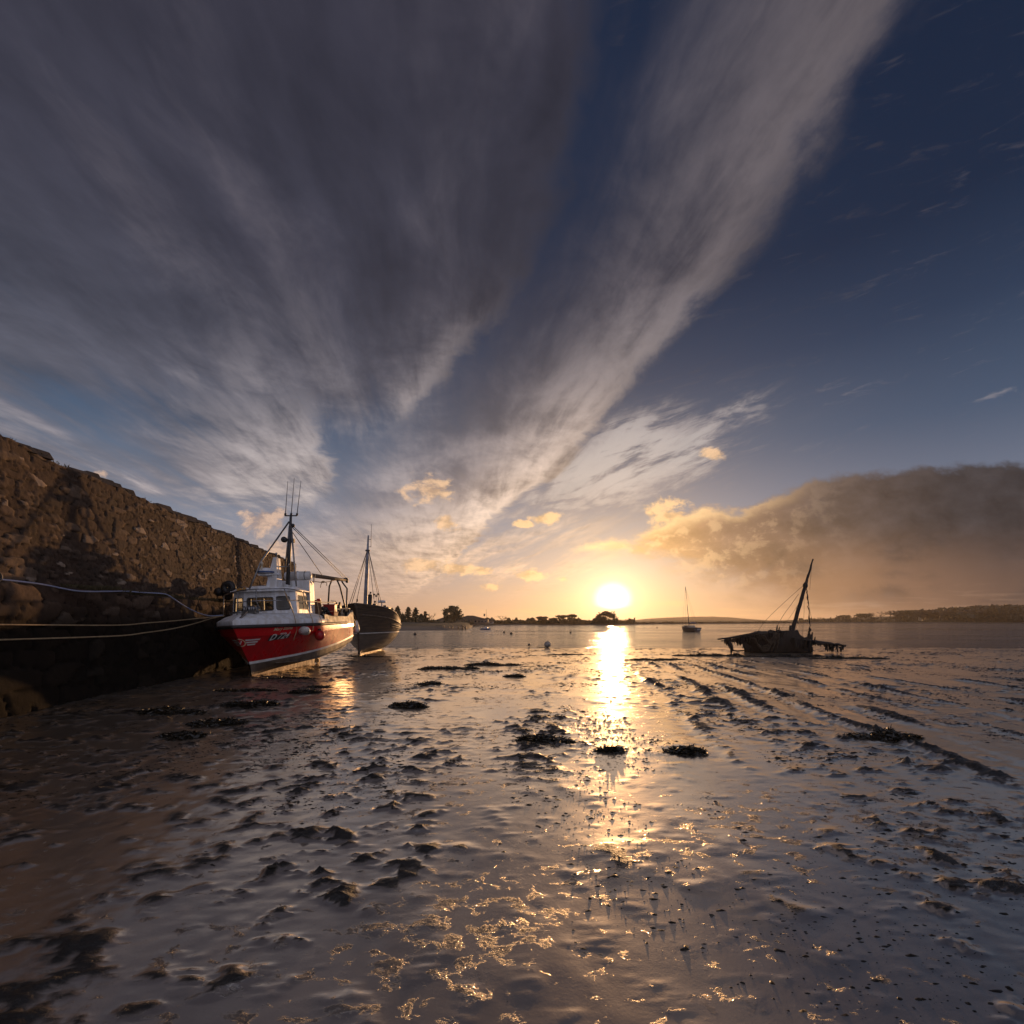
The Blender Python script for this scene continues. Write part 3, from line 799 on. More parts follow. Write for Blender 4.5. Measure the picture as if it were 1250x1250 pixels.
# keel, skeg and stern gear
k = MB()
rows = []
for j in range(24):
    y = .0 + 6.55 * j / 23; zt = -.04 + .052 * y + .03; zb = -.16 - .0185 * y
    if j == 0: zb = -.08
    rows.append([(-.075, y, zt), (-.06, y, zb), (.06, y, zb), (.075, y, zt)])
k.grid(rows, False); k.face([92, 93, 94, 95])
k.build('keel', M_KEEL, red)
sk = MB()
sk.prism([(-.05, 3.0), (.05, 3.0), (.05, 6.5), (-.05, 6.5)], [-.2, -.2, -.30, -.30], [.16, .16, .42, .42]); sk.build('skeg', M_KEEL, red)
pr = MB()
pr.lathe([(.01, -.12), (.06, -.08), (.07, .06), (.03, .12)], (0, 6.78, .12), 'Y', 12)
for a in (20, 110, 200, 290):
    c, s_ = math.cos(R(a)), math.sin(R(a)); u_ = Vector((c, 0, s_)); v_ = Vector((-s_, .45, c))
    P0 = Vector((0, 6.78, .12))
    pr.grid([[P0 + u_ * .05 - v_ * .05, P0 + u_ * .05 + v_ * .05], [P0 + u_ * .18 - v_ * .12, P0 + u_ * .18 + v_ * .12], [P0 + u_ * .30 - v_ * .07, P0 + u_ * .30 + v_ * .07]], True)
pr.build('propeller', pm('bronze', (.50, .28, .10), (.30, .16, .06), 8, .35, .1, metal=.8), red)
ru = MB(); ru.prism([(-.03, 7.02), (.03, 7.02), (.03, 7.42), (-.03, 7.42)], -.22, .45, .05); ru.build('rudder', M_KEEL, red)
ry = MB(); ry.tube([LOW.p(s, .55, 1, .02) for s in np.linspace(.12, .8, 30)], .03, 6); ry.tube([LOW.p(s, .55, -1, .02) for s in np.linspace(.12, .8, 30)], .03, 6); ry.build('spray_rail', M_ANTI, red)

# foredeck : coaming, then the sloping whaleback
def fd(f, dz, y, side, x_ref=2.0):
    b_ = rb_rail_b(y + 1.05); yy = y
    if y < x_ref: yy = x_ref + (y - x_ref) * (1 - (1 - f) * .95)
    return Vector((side * b_ * f, yy, rb_rail_z(y) + dz))
fdm = MB(); YE = 2.75
prof = [(1.0, .05), (1.005, .19), (.985, .225), (.86, .38), (.72, .47), (.5, .50), (.25, .52), (0, .525)]
ys = [-1.05 + (YE + 1.05) * (j / 40) ** 1.5 for j in range(41)]
rows = [[fd(f, dz, y, 1) for y in ys] for f, dz in prof]; rows2 = [[fd(f, dz, y, -1) for y in ys] for f, dz in prof]
fdm.grid(rows, True); fdm.grid(rows2, True, flip=True)
fdm.face([fdm.v.index(tuple(rows[i][-1])) for i in range(len(prof))] + [fdm.v.index(tuple(rows2[i][-1])) for i in range(len(prof) - 2, -1, -1)])
fdo = fdm.build('foredeck', M_WHITE, red)
# bulwark aft of it with capping, rising at the quarter
bw = MB(); caps = []
for side in (1, -1):
    lo, hi, inn = [], [], []
    for j in range(40):
        y = YE - .35 + (XS - YE + .35) * j / 39; s = (y + 1.05) / (XS + 1.05); q = TOP.p(s, 1, side, .02)
        h = .30 + .10 * (1 - ssf(y, 2.3, 3.6)) + .26 * ssf(y, 6.0, 7.3)
        lo.append(q + Vector((0, 0, -.03))); hi.append(Vector((q.x * .985, q.y, q.z + h))); inn.append(Vector((q.x * .985 - side * .07, q.y, q.z + h)))
    lo2 = [Vector((v.x - side * .09, v.y, v.z)) for v in lo]
    bw.grid([lo, hi, inn, lo2], False, flip=side < 0)
    caps.append(MB().tube([(v.x - side * .03, v.y, v.z + .01) for v in hi], .035, 6))
    if side == 1: hi_port = hi
    else: hi_star = hi
bw.grid([[hi_port[-1], hi_star[-1]], [Vector((hi_port[-1].x, XS, 1.8)), Vector((hi_star[-1].x, XS, 1.8))]], False)
bw.build('bulwark', M_WHITE2, red); [c_.build('gunwale_cap', M_WHITE2, red) for c_ in caps]
dk = MB(); rws = []
for j in range(20):
    y = YE - .3 + (XS - .05 - YE + .3) * j / 19; b_ = rb_rail_b(y + 1.05) - .06; rws.append([(-b_, y, 1.62), (b_, y, 1.62)])
dk.grid(rws, False); dk.build('working_deck', pm('grey deck paint', (.16, .16, .15), (.10, .09, .08), 3, .6), red)

# wheelhouse
wp = [(-1.27, 1.42), (-.74, 1.20), (.50, 1.20), (1.27, 1.42), (1.27, 2.72), (-1.27, 2.72)]
ZB, ZT = 2.20, 3.20
def wh_pt(i, j, t, z, off=.0):
    """point on wheelhouse wall i-j at fraction t and height z"""
    ins = .055 * (z - ZB) / (ZT - ZB)
    c = Vector((0, 1.95, 0)); a = Vector((*wp[i], 0)); b_ = Vector((*wp[j], 0))
    n = (b_ - a); n = Vector((n.y, -n.x, 0)).normalized()
    q = a.lerp(b_, t); q = c + (q - c) * (1 - ins); q.z = z
    if n.dot(q - c) < 0: n = -n
    return q + n * off
def panel(i, j, holes, name='wheelhouse_panel', th=.05):
    """a cabin wall with real openings; holes = [(t0, t1, z0, z1)], all side by side"""
    mb = MB(); ts = [0.0]; zl = [ZB, ZT]
    hs = sorted(holes)
    for h_ in hs: ts += [h_[0], h_[1]]
    ts.append(1.0)
    def slab(t0, t1, z0, z1):
        n_ = 2
        o_ = [wh_pt(i, j, t0, z0, 0), wh_pt(i, j, t1, z0, 0), wh_pt(i, j, t1, z1, 0), wh_pt(i, j, t0, z1, 0)]
        q_ = [wh_pt(i, j, t0, z0, -th), wh_pt(i, j, t1, z0, -th), wh_pt(i, j, t1, z1, -th), wh_pt(i, j, t0, z1, -th)]
        b_ = len(mb.v); mb.v.extend(tuple(v) for v in o_ + q_)
        for f in ((0, 1, 2, 3), (7, 6, 5, 4), (0, 4, 5, 1), (1, 5, 6, 2), (2, 6, 7, 3), (3, 7, 4, 0)): mb.face([b_ + x for x in f])
    for k_ in range(0, len(ts) - 1):
        if k_ % 2 == 0: slab(ts[k_], ts[k_ + 1], ZB, ZT)
        else:
            h_ = hs[k_ // 2]; slab(h_[0], h_[1], ZB, h_[2]); slab(h_[0], h_[1], h_[3], ZT)
    return mb.build(name, M_WHITE, red)
panel(0, 1, [(.16, .90, 2.42, 2.93)]); panel(1, 2, [(.12, .93, 2.43, 2.92)]); panel(2, 3, [(.08, .66, 2.44, 2.95)]); panel(5, 0, [(.25, .85, 2.44, 2.95)])
panel(3, 4, [(.14, .52, 2.46, 3.0), (.60, .90, 2.46, 3.0)]); panel(4, 5, [(.55, .74, 2.42, 3.0), (.78, .96, 2.42, 3.0)])
cf = MB(); cf.box((0, 1.95, 2.19), (2.4, 1.4, .04)); cf.build('cabin_floor', M_WOOD, red)
cs = MB(); cs.box((.55, 1.62, 2.34), (1.2, .25, .26)); cs.box((-.75, 2.0, 2.42), (.35, .4, .46)); cs.box((-.2, 1.42, 2.30), (.9, .16, .2)); cs.build('cabin_console', M_WOOD, red)
def window(i, j, t0, t1, z0, z1, m=None, name='window'):
    r = .05; fr = MB(); pn = MB()
    def loop(g, off):
        pts_ = []; L = (Vector(wp[i]) - Vector(wp[j])).length
        a0, a1 = t0 - g / L, t1 + g / L; b0, b1 = z0 - g, z1 + g; rr = r + g
        for cx, cz, st in ((a1 - rr / L, b1 - rr, 0), (a0 + rr / L, b1 - rr, 90), (a0 + rr / L, b0 + rr, 180), (a1 - rr / L, b0 + rr, 270)):
            for k_ in range(5):
                a = R(st + k_ * 22.5); pts_.append(wh_pt(i, j, cx + rr * math.cos(a) / L, cz + rr * math.sin(a), off))
        return pts_
    A, B, C_ = loop(.025, .004), loop(.025, .022), loop(0, .022)
    D_ = loop(0, .008)
    fr.grid([A, B, C_, D_], False, close=True)
    pn.v = [tuple(v) for v in loop(0, .010)]; pn.face(range(len(pn.v)))
    f = fr.build(name, M_RUB, red); pn.build('pane', m or M_CLEAR, f); return f
window(0, 1, .16, .90, 2.42, 2.93)
window(1, 2, .12, .93, 2.43, 2.92)
window(2, 3, .08, .66, 2.44, 2.95)
window(5, 0, .25, .85, 2.44, 2.95); window(4, 5, .55, .74, 2.42, 3.0); window(4, 5, .78, .96, 2.42, 3.0)
# port side door with two panes, catching the sun
dr = MB()
def wq(mb, i, j, t0, t1, z0, z1, o0, o1):
    q = [wh_pt(i, j, t0, z0, o1), wh_pt(i, j, t1, z0, o1), wh_pt(i, j, t1, z1, o1), wh_pt(i, j, t0, z1, o1)]
    p0 = [wh_pt(i, j, t0, z0, o0), wh_pt(i, j, t1, z0, o0), wh_pt(i, j, t1, z1, o0), wh_pt(i, j, t0, z1, o0)]
    b_ = len(mb.v); mb.v.extend(tuple(v) for v in p0 + q)
    for f in ((4, 5, 6, 7), (0, 1, 5, 4), (1, 2, 6, 5), (2, 3, 7, 6), (3, 0, 4, 7)): mb.face([b_ + x for x in f])

for q_ in ((.06, .12, 2.24, 3.12), (.54, .58, 2.24, 3.12), (.92, .96, 2.24, 3.12), (.12, .54, 2.24, 2.42), (.58, .92, 2.24, 2.42), (.12, .54, 3.04, 3.12), (.58, .92, 3.04, 3.12)): wq(dr, 3, 4, *q_, .002, .012)
door = dr.build('side_door', M_WHITE, red)
for (t0, t1) in ((.14, .52), (.60, .90)):
    f = window(3, 4, t0, t1, 2.46, 3.0, None, 'door_window'); f.parent = door
# roof with a rounded front overhang
rf = MB()
rp = [(-1.36, 1.46), (-.80, 1.06), (.55, 1.06), (1.36, 1.46), (1.34, 2.75), (-1.34, 2.75)]
rf.prism(rp, 3.165, 3.235, .0); rf.prism([(x * .96, 1.9 + (y - 1.9) * .95) for x, y in rp], 3.234, 3.34, .14)
rf.build('wheelhouse_roof', M_WHITE, red, bevel=.025)
# tall casing behind on the port side, with the liferaft and lockers on it
ca = MB(); ca.box((.62, 3.02, 2.75), (1.36, .58, 1.95)); ca.build('casing', M_WHITE, red, bevel=.03)
v = MB(); v.lathe([(.02, 0), (.075, 0), (.08, .03), (.05, .05), (.01, .05)], (.36, 2.735, 3.48), 'Y', 14, Matrix.Rotation(R(180), 4, 'Z')); v.build('vent', M_BLACKSTEEL, red)
lr = MB(); lr.lathe([(.02, -.56), (.14, -.55), (.19, -.5), (.2, -.04), (.215, -.03), (.215, .03), (.2, .04), (.19, .5), (.14, .55), (.02, .56)], (.72, 3.05, 3.95), 'X', 18)
lro = lr.build('liferaft_canister', M_WHITE, red)
for x in (.4, .72, 1.05): st = MB(); st.torus((x, 3.05, 3.95), .212, .012, 'X', 22, 5); st.build('strap', M_DARKSTEEL, lro)
for q_ in (((.3, 2.45, 3.42), (.5, .4, .2)), ((-.55, 2.3, 3.40), (.7, .5, .13)), ((-.2, 1.62, 3.37), (.7, .35, .10))): b2 = MB(); b2.box(*q_); b2.build('roof_locker', M_WHITE, red, bevel=.02)
hr = MB(); hr.tube([(-.32, 1.50, 3.33), (-.27, 1.48, 3.44), (.02, 1.48, 3.44), (.07, 1.50, 3.33)], .012, 6); hr.build('roof_grab_rail', M_STEEL, red); hr = MB()
hr.tube([(-1.15, 1.55, 3.30), (-1.1, 1.5, 3.40), (-.7, 1.35, 3.40), (-.65, 1.38, 3.3)], .012, 6); hr.build('roof_grab_rail', M_STEEL, red)
# radar tower and radar
tw = MB()
b0 = [rl(328, 719, 18.8), rl(341.5, 719, 18.8)]; t0_ = [rl(335.5, 681, 18.8), rl(340, 681, 18.8)]
for q in (b0, t0_): pass
rows = []
for fz in (0, .35, .7, 1):
    a = b0[0].lerp(t0_[0], fz ** .8); c = b0[1].lerp(t0_[1], fz); dpt = .30 - .12 * fz
    rows.append([(a.x, a.y - dpt, a.z), (c.x, c.y - dpt, c.z), (c.x, c.y + dpt, c.z), (a.x, a.y + dpt, a.z)])
tw.grid(rows, False, close=True); n0 = len(tw.v); tw.face([n0 - 4, n0 - 3, n0 - 2, n0 - 1]); tower = tw.build('radar_tower', M_WHITE, red, bevel=.02)
rc = rl(325, 697, 18.6)
ra = MB(); ra.lathe([(.02, -.12), (.28, -.12), (.33, -.09), (.345, -.02), (.33, .05), (.24, .105), (.02, .12)], rc, 'Z', 24); rado = ra.build('radar_dome', M_WHITE, red)
ra = MB(); ra.lathe([(.334, -.095), (.352, -.075), (.354, -.045), (.344, -.03)], rc, 'Z', 24); ra.build('blue_band', M_BLUEP, rado)
ra = MB(); ra.box((rc.x + .02, rc.y, rc.z - .17), (.5, .45, .05)); ra.tube([rc + Vector((.05, 0, -.18)), rc + Vector((.16, .05, -.55)), rl(334, 716, 18.7)], .05, 6); ra.box((rc.x + .35, rc.y, rc.z - .14), (.4, .2, .06)); ra.build('radar_bracket', M_WHITE, red)
la = MB(); p = rl(319.8, 694, 18.3); la.lathe([(.05, -.06), (.05, .04), (.035, .06), (.035, .14), (.055, .15), (.05, .26), (.01, .28)], p, 'Z', 10); la.build('navigation_light', M_CREAM, red)
la = MB(); p = rl(337.5, 681, 18.8); la.lathe([(.03, -.02), (.035, .1), (.05, .11), (.045, .2), (.01, .22)], p, 'Z', 10); la.build('masthead_light', M_STEEL, red); la = MB(); la.tube([rl(339, 692, 18.8), rl(352, 691.5, 19.0)], .025, 6)
la.tube([rl(351, 691.5, 19.0), rl(353, 688, 19.0)], .02, 6); la.build('light_bracket', M_STEEL, red)
# mast and its struts
MBASE, MTOP = rl(351.3, 714, 19.6), rl(355.0, 630, 19.6)
mm = MB(); mm.tube([MBASE, MBASE.lerp(MTOP, .55), MTOP], [.085, .075, .05], 10); mast = mm.build('mast', M_DARKSTEEL, red)
aw = MB()
cr = [rl(347.3, 627.5, 19.6), rl(363, 627.5, 19.6)]
aw.tube([rl(347.6, 629.5, 19.6), rl(362.7, 629.5, 19.6)], .028, 6); aw.build('crosstree', M_DARKSTEEL, mast)
for (x0, y0, x1, y1) in ((348.3, 629, 351.3, 587.5), (355.4, 629, 359.2, 583.5), (362.5, 629, 367.4, 587)):
    a = MB(); A_, B_ = rl(x0, y0, 19.6), rl(x1, y1, 19.6); a.tube([A_, A_.lerp(B_, .06), A_.lerp(B_, .061), B_], [.05, .045, .018, .008], 6); a.build('whip_aerial', M_DARKSTEEL, mast)
lp = MB(); c = rl(346.7, 658.6, 19.45); lp.lathe([(.02, .10), (.12, .08), (.125, -.02), (.115, -.05), (.02, -.055)], c, 'Y', 16); lp.tube([c, rl(353, 658, 19.6)], .02, 6); lp.build('mast_floodlight', M_BLACKSTEEL, mast)
lp = MB(); c = rl(357, 660, 19.5); lp.box(c, (.16, .14, .16)); lp.tube([c, rl(353.6, 660, 19.6)], .02, 6); lp.build('mast_light', M_BLACKSTEEL, mast); lp = MB(); c = rl(357.5, 641.5, 19.6); lp.ball(c, .085, 8); lp.build('signal_horn', M_BLACKSTEEL, mast)
sts = [((352.8, 637, 19.6), (319, 685, 18.4), (304.5, 718.5, 17.9)), ((355.3, 640, 19.6), (358.6, 680, 19.0), (361.8, 715.5, 18.6)), ((353.3, 642, 19.6), (349.5, 680, 20.1), (346, 714, 20.4))]
for t_ in sts:
    a = MB(); a.tube([rl(*q) for q in t_], .034, 8); a.build('mast_strut', M_STEEL, red)
# derrick boom and stern gantry
BM0, BM1 = rl(371, 701, 20.2), rl(423.5, 708.5, 24.0)
a = MB(); a.tube([BM0, BM0.lerp(BM1, .75), BM1], [.10, .085, .06], 10); boom = a.build('derrick_boom', M_WOOD, red)
a = MB(); a.lathe([(.02, -.06), (.11, -.05), (.11, .05), (.02, .06)], BM1 + Vector((0, 0, -.02)), 'X', 12); a.box(BM1 + Vector((-.05, 0, .06)), (.2, .12, .14)); a.build('boom_block', M_BLACKSTEEL, boom)
for q in (((357, 641.5, 19.6), (423, 705.5, 23.9)), ((356.5, 643.5, 19.6), (420.5, 706.5, 23.8)), ((356.5, 649, 19.6), (393.8, 703, 21.6))):
    a = MB(); a.tube([rl(*q[0]), rl(*q[1])], .016, 5); a.build('boom_stay', M_DARKSTEEL, red)
for q in (((411, 707, 23.2), (415, 716, 23.5), (421.3, 741, 24.0), (421.5, 752, 24.1)), ((417, 708.5, 24.1), (418, 711, 24.1), (423.7, 718.5, 24.2), (423, 742, 24.2), (422.5, 754, 24.2)), ((405, 708, 24.0), (402, 716, 24.2), (399.5, 754, 24.2))):
    a = MB(); a.tube([rl(*t_) for t_ in q], .042, 8); a.build('gantry_leg', M_DARKSTEEL, red)
a = MB(); a.tube([rl(381.5, 709.5, 20.4), rl(392, 710.8, 21.0), rl(402, 710, 22.0), rl(412, 707.5, 23.0)], .018, 5)
a.ball(rl(394.5, 710.3, 21.1), .085, 8, .6); a.tube([rl(392.8, 711, 21.1), rl(391.6, 714, 21.1), rl(391.3, 717.4, 21.1)], .015, 5); a.tube([rl(397, 710.5, 21.2), rl(399, 712, 21.2), rl(398.7, 715, 21.2)], .018, 5); a.build('lashed_line', M_ROPE, red)
a = MB(); a.tube([rl(382.5, 704, 20.2), rl(382.8, 712, 20.2)], .022, 5); a.tube([rl(385.4, 701, 20.5), rl(383, 711, 20.2)], .012, 5); a.build('boom_crutch', M_CREAM, red)
# foredeck rails
def edge(y, side, up=.0, f=.93): q = fd(f, .30, y, side); return Vector((q.x, q.y, q.z + up))
top_path = [(273.2, 727, 18.6), (281, 724, 17.6), (290.5, 721.6, 16.9), (302, 720.0, 16.75), (313, 719.2, 16.8), (330, 718.8, 17.05), (347, 718.6, 17.4), (360, 719.8, 17.9), (369.5, 722.2, 18.5)]
mid_path = [(273.0, 738.5, 18.6), (281, 737, 17.6), (290.5, 735.6, 16.9), (302, 734.2, 16.75), (313, 733.4, 16.8), (330, 733.0, 17.05), (347, 732.8, 17.4), (369, 733, 18.6), (392, 735, 20.4), (410, 735.2, 22.0)]
def smooth(P_, n=4):
    out = []
    for i in range(len(P_) - 1):
        p0, p1, p2, p3 = P_[max(i - 1, 0)], P_[i], P_[i + 1], P_[min(i + 2, len(P_) - 1)]
        for j in range(n):
            t = j / n; out.append(.5 * ((2 * p1) + (p2 - p0) * t + (2 * p0 - 5 * p1 + 4 * p2 - p3) * t * t + (3 * p1 - p0 - 3 * p2 + p3) * t ** 3))
    return out + [P_[-1]]
a = MB(); a.tube(smooth([rl(*q) for q in top_path]), .022, 7); pul = a.build('pulpit_rail', M_STEEL, red)
a = MB(); a.tube(smooth([rl(*q) for q in mid_path]), .017, 7); a.build('guard_rail', M_STEEL, red)
for q in (((273.2, 727, 18.6), (272.6, 753, 18.6)), ((290.7, 721.5, 16.9), (289.2, 752, 16.9)), ((312.6, 719.2, 16.8), (312.8, 734, 16.8), (318.8, 746.5, 17.0)), ((347, 718.6, 17.4), (358, 748, 17.9)), ((369.5, 722.2, 18.5), (376.6, 745.5, 18.9))):
    a = MB(); a.tube([rl(*t_) for t_ in q], .02, 7); a.build('stanchion', M_STEEL, red)
# windlass and the chain guard on the nose
a = MB(); c = rl(306, 744, 17.1); c.z = 2.33
for dx in (-.16, .02, .18): a.lathe([(.02, -.07), (.13, -.06), (.09, -.03), (.09, .03), (.13, .06), (.02, .07)], c + Vector((dx, 0, .11)), 'X', 14)
a.box(c + Vector((0, 0, .0)), (.45, .32, .12)); a.tube([c + Vector((-.28, 0, .1)), c + Vector((.28, 0, .1))], .03, 6); a.tube([c + Vector((-.8, .1, -.02)), c + Vector((-.3, .0, .02))], .04, 6); a.build('windlass', M_STEEL, red)
a = MB(); s0_, s1_ = fd(.80, .455, -.9, -1), fd(.98, .27, -1.02, -1)
A_, B_ = rl(299.5, 749.2, 16.75), rl(291.5, 757.0, 16.35)
a.box(A_.lerp(B_, .5), (.20, (A_ - B_).length * 1.05, .07), M=None); w_ = a.v[:]
a = MB(); dd = (B_ - A_); sd = Vector((.11, -.02, .05)); up_ = Vector((0, -.05, .05))
a.grid([[A_ - sd, A_ - sd + up_, A_ + sd + up_, A_ + sd], [B_ - sd, B_ - sd + up_, B_ + sd + up_, B_ + sd]], False); a.face([0, 1, 2, 3]); a.face([7, 6, 5, 4]); a.build('anchor_roller', M_STEEL, red, bevel=.01)
# stern rails
a = MB()
srp = [(400.5, 743.0, 22.0), (402, 742.2, 22.0), (412, 743.6, 22.9), (424, 742.8, 24.1), (427, 743, 24.3)]
a.tube([rl(*q) for q in srp], .028, 7); a.build('stern_rail', M_CREAM, red)
for q in ((400.6, 743, 754, 22.0), (412, 743.6, 754.5, 22.9), (417.6, 743.2, 754.5, 23.4), (427, 743, 753, 24.3), (397.3, 746, 754, 21.6), (429.7, 745, 752, 24.4)):
    a = MB(); a.tube([rl(q[0], q[1], q[3]), rl(q[0] - .3, q[2], q[3])], .026, 6); a.build('rail_post', M_CREAM, red)
# deck gear : hauler, shelter board, pot hauler
a = MB(); A_ = rl(387.5, 741, 21.0); a.box(A_, (.34, .10, .62)); a.box(A_ + Vector((.0, -.06, .22)), (.36, .03, .2)); a.build('shelter_board', pm('brown board', (.14, .08, .05), (.09, .05, .035), 4, .6), red)
a = MB(); A_ = rl(389, 733.5, 20.95)
a.box(A_, (.16, .06, .20)); a.build('orange_panel', M_ORANGE, red)
a = MB(); A_ = rl(395, 746, 21.3)
for i in range(12):
    r_ = random.Random(i); a.ball(A_ + Vector((r_.uniform(-.26, .26), r_.uniform(-.2, .2), r_.uniform(-.2, .16))), r_.uniform(.07, .13), 6)
a.build('net_heap', M_BLACKSTEEL, red)
a = MB(); A_ = rl(413, 741, 23.4); a.lathe([(.02, -.1), (.26, -.1), (.26, -.07), (.12, -.06), (.12, .06), (.26, .07), (.26, .1), (.02, .1)], A_, 'X', 18); a.box(A_ + Vector((0, 0, -.35)), (.2, .2, .5)); a.build('pot_hauler', M_BLACKSTEEL, red)
a = MB(); a.tube([rl(404, 733.5, 21.6), rl(410, 733.8, 22), rl(407.8, 743, 22)], .02, 6); a.build('hauler_arm', M_STEEL, red)
# starboard : black rubber hauler wheels at the rail
a = MB(); p = rl(279, 717.5, 18.9); a.torus(p, .17, .13, 'Y', 20, 10); a.lathe([(.02, -.08), (.2, -.08), (.2, .08), (.02, .08)], p, 'Y', 14); a.tube([p, p + Vector((.55, .1, -.15))], .05, 7); a.build('net_hauler', M_BLACKSTEEL, red)
a = MB(); p = rl(267.5, 722.5, 19.2)
a.ball(p, .19, 10); a.ball(p + Vector((.3, .1, -.14)), .22, 10); a.build('hauler_float', M_BLACKSTEEL, red)
a = MB(); A_ = rl(291, 720.2, 18.0)
for i in range(4): a.box(A_ + Vector((.08 * i, 0, .03 * (i % 2))), (.07, .12, .09))
a.build('roof_light', pm('amber lamp', (.55, .30, .08), (.45, .22, .06), 6, .4), red)
# ---------------------------------------------------- marks on the bow
_tab = {}
def hull_find(px, py, side=1):
    if side not in _tab:
        L = []
        for i in range(261):
            for j in range(81):
                s, w = .55 * i / 260, .02 + .97 * j / 80
                q = proj(RB_W @ TOP.p(s, w, side)); L.append((q[0], q[1], s, w))
        _tab[side] = np.array(L)
    T = _tab[side]; d2 = (T[:, 0] - px) ** 2 + (T[:, 1] - py) ** 2
    i = np.argsort(d2)[:8]; wgt = 1 / (d2[i] + 1e-4); wgt /= wgt.sum()
    return float((T[i, 2] * wgt).sum()), float((T[i, 3] * wgt).sum())
def on_hull(poly2d, faces, quad, name, m, off, parent=red, side=1, sub=None):
    """lettering in the unit square laid over the hull inside four corners (bl, br, tr, tl)"""
    bl, br, tr, tl = [hull_find(*q, side) for q in quad]
    mb = MB()
    for (u_, v_) in poly2d:
        s = (bl[0] * (1 - u_) + br[0] * u_) * (1 - v_) + (tl[0] * (1 - u_) + tr[0] * u_) * v_
        w = (bl[1] * (1 - u_) + br[1] * u_) * (1 - v_) + (tl[1] * (1 - u_) + tr[1] * u_) * v_
        mb.v.append(tuple(TOP.p(s, w, side, off)))
    for f in faces: mb.face(f)
    return mb.build(name, m, parent)
def gridpoly(n, m_):
    V = [(i / n, j / m_) for j in range(m_ + 1) for i in range(n + 1)]
    return V, [(j * (n + 1) + i, j * (n + 1) + i + 1, (j + 1) * (n + 1) + i + 1, (j + 1) * (n + 1) + i) for j in range(m_) for i in range(n)]
M_PLATE = pm('black number plate', (.010, .010, .011), (.018, .017, .016), 8, .4)
V, Fc = gridpoly(10, 4)
plate = on_hull(V, Fc, [(326.0, 782.6), (352.0, 778.4), (356.5, 770.2), (331.2, 773.6)], 'number_plate', M_PLATE, .008)
V, Fc = text_polys('D 724', .22, .025); on_hull(V, Fc, [(328.4, 781.9), (351.2, 778.3), (354.6, 770.9), (331.6, 774.3)], 'number', M_STRIPE, .014, plate)
V, Fc = text_polys('Mary Emma', .35, .02); on_hull(V, Fc, [(333.2, 771.2), (356.2, 768.6), (357.2, 763.9), (334.2, 766.3)], 'name_lettering', M_GOLD, .026)
# winged badge wrapped round the stem : bars on each side, a ring with a V on the nose
def bar(u0, u1, v0, v1, n=8): 
    V = []; 
    for j in range(2):
        for i in range(n + 1): V.append((u0 + (u1 - u0) * i / n, v0 + (v1 - v0) * j))
    return V, [(i, i + 1, n + 2 + i, n + 1 + i) for i in range(n)]
for side in (1, -1):
    mb = MB()
    for k_, (L0, wv) in enumerate(((.36, .640), (.28, .578), (.20, .516))):
        n = 10; a, c = [], []
        for i in range(n + 1):
            dist = .155 + L0 * i / n
            x0 = -1.05 * wv ** .92; s = dist / (XS - x0)
            a.append(TOP.p(s, wv - .020 + .010 * i / n, side, .012)); c.append(TOP.p(s + (.004 if i == n else 0), wv + .016 + .010 * i / n, side, .012))
        mb.grid([a, c], True, flip=side < 0)
    mb.build('badge_wing', M_STRIPE, red)
bd = MB(); ctr = Vector(TOP.p(0, .575, 1)); rr = .165
up_ = (TOP.p(0, .60, 1) - TOP.p(0, .55, 1)).normalized()
def nose(u_, v_, off):   # u across the stem, v up it; wrapped on the two bows
    w = .575 + v_ / 1.55; side = 1 if u_ >= 0 else -1
    x0 = -1.05 * w ** .92
    q = TOP.p(abs(u_) * .9 / (XS - x0), w, side); return q + Vector((0, -off, 0)) + Vector((side * off * .5, 0, 0))
rows = [[nose(r_ * math.cos(a), r_ * math.sin(a), .02) for a in [2 * math.pi * i / 28 for i in range(28)]] for r_ in (rr, rr * .80)]
bd.grid(rows, True, close=True)
badge = bd.build('badge_ring', M_GOLD, red)
bd = MB(); rows = [[nose(r_ * math.cos(a), r_ * math.sin(a), .014) for a in [2 * math.pi * i / 28 for i in range(28)]] for r_ in (rr * .8, rr * .4, .004)]
bd.grid(rows, True, close=True); bd.build('badge_field', M_RED, badge)
V, Fc = text_polys('V', 0); bd = MB()
for (u_, v_) in V: bd.v.append(tuple(nose((u_ - .5) * .15, (v_ - .5) * .15, .024)))
for f in Fc: bd.face(f)
bd.build('badge_letter', M_STRIPE, badge)

# ---------------------------------------------------- things hung on or standing on the red boat
def side_pt(px, py, D): return at(px, py, D)
fe = empty('cylinder_fender', at(371.5, 770, 18.05), (0, R(3), R(-40)), 'white cylindrical fender slung on its side against the red bow', 'fender')
a = MB(); a.lathe([(.02, -.34), (.06, -.33), (.07, -.30), (.13, -.24), (.168, -.15), (.172, 0), (.168, .15), (.13, .24), (.07, .30), (.06, .33), (.02, .34)], (0, 0, 0), 'X', 20); a.build('fender_body', M_BUFF, fe)
def local(o, p):
    bpy.context.view_layer.update(); return o.matrix_world.inverted() @ p
for (q, e) in ((((347, 721, 17.4), (352, 735, 17.5), (358, 748, 17.5), (361, 760, 17.75), (362.3, 769, 17.95), (360, 776, 17.9), (358.4, 782, 17.95)), 0), (((369.5, 723, 18.5), (376.6, 745, 18.55), (381.5, 757, 18.55), (382.2, 768, 18.5), (380.8, 770, 18.3)), 0)):
    a = MB(); a.tube(smooth([local(fe, at(*t_)) for t_ in q], 3), .014, 5); a.build('fender_rope', M_ROPE, fe)
fb = empty('ball_fender', at(390.3, 775.6, 18.95), (0, 0, 0), 'round red fender hanging against the red hull below the side rail', 'fender')
a = MB(); a.ball((0, 0, 0), .205, 14, 1.08); a.build('fender_body', M_REDVINYL, fb)
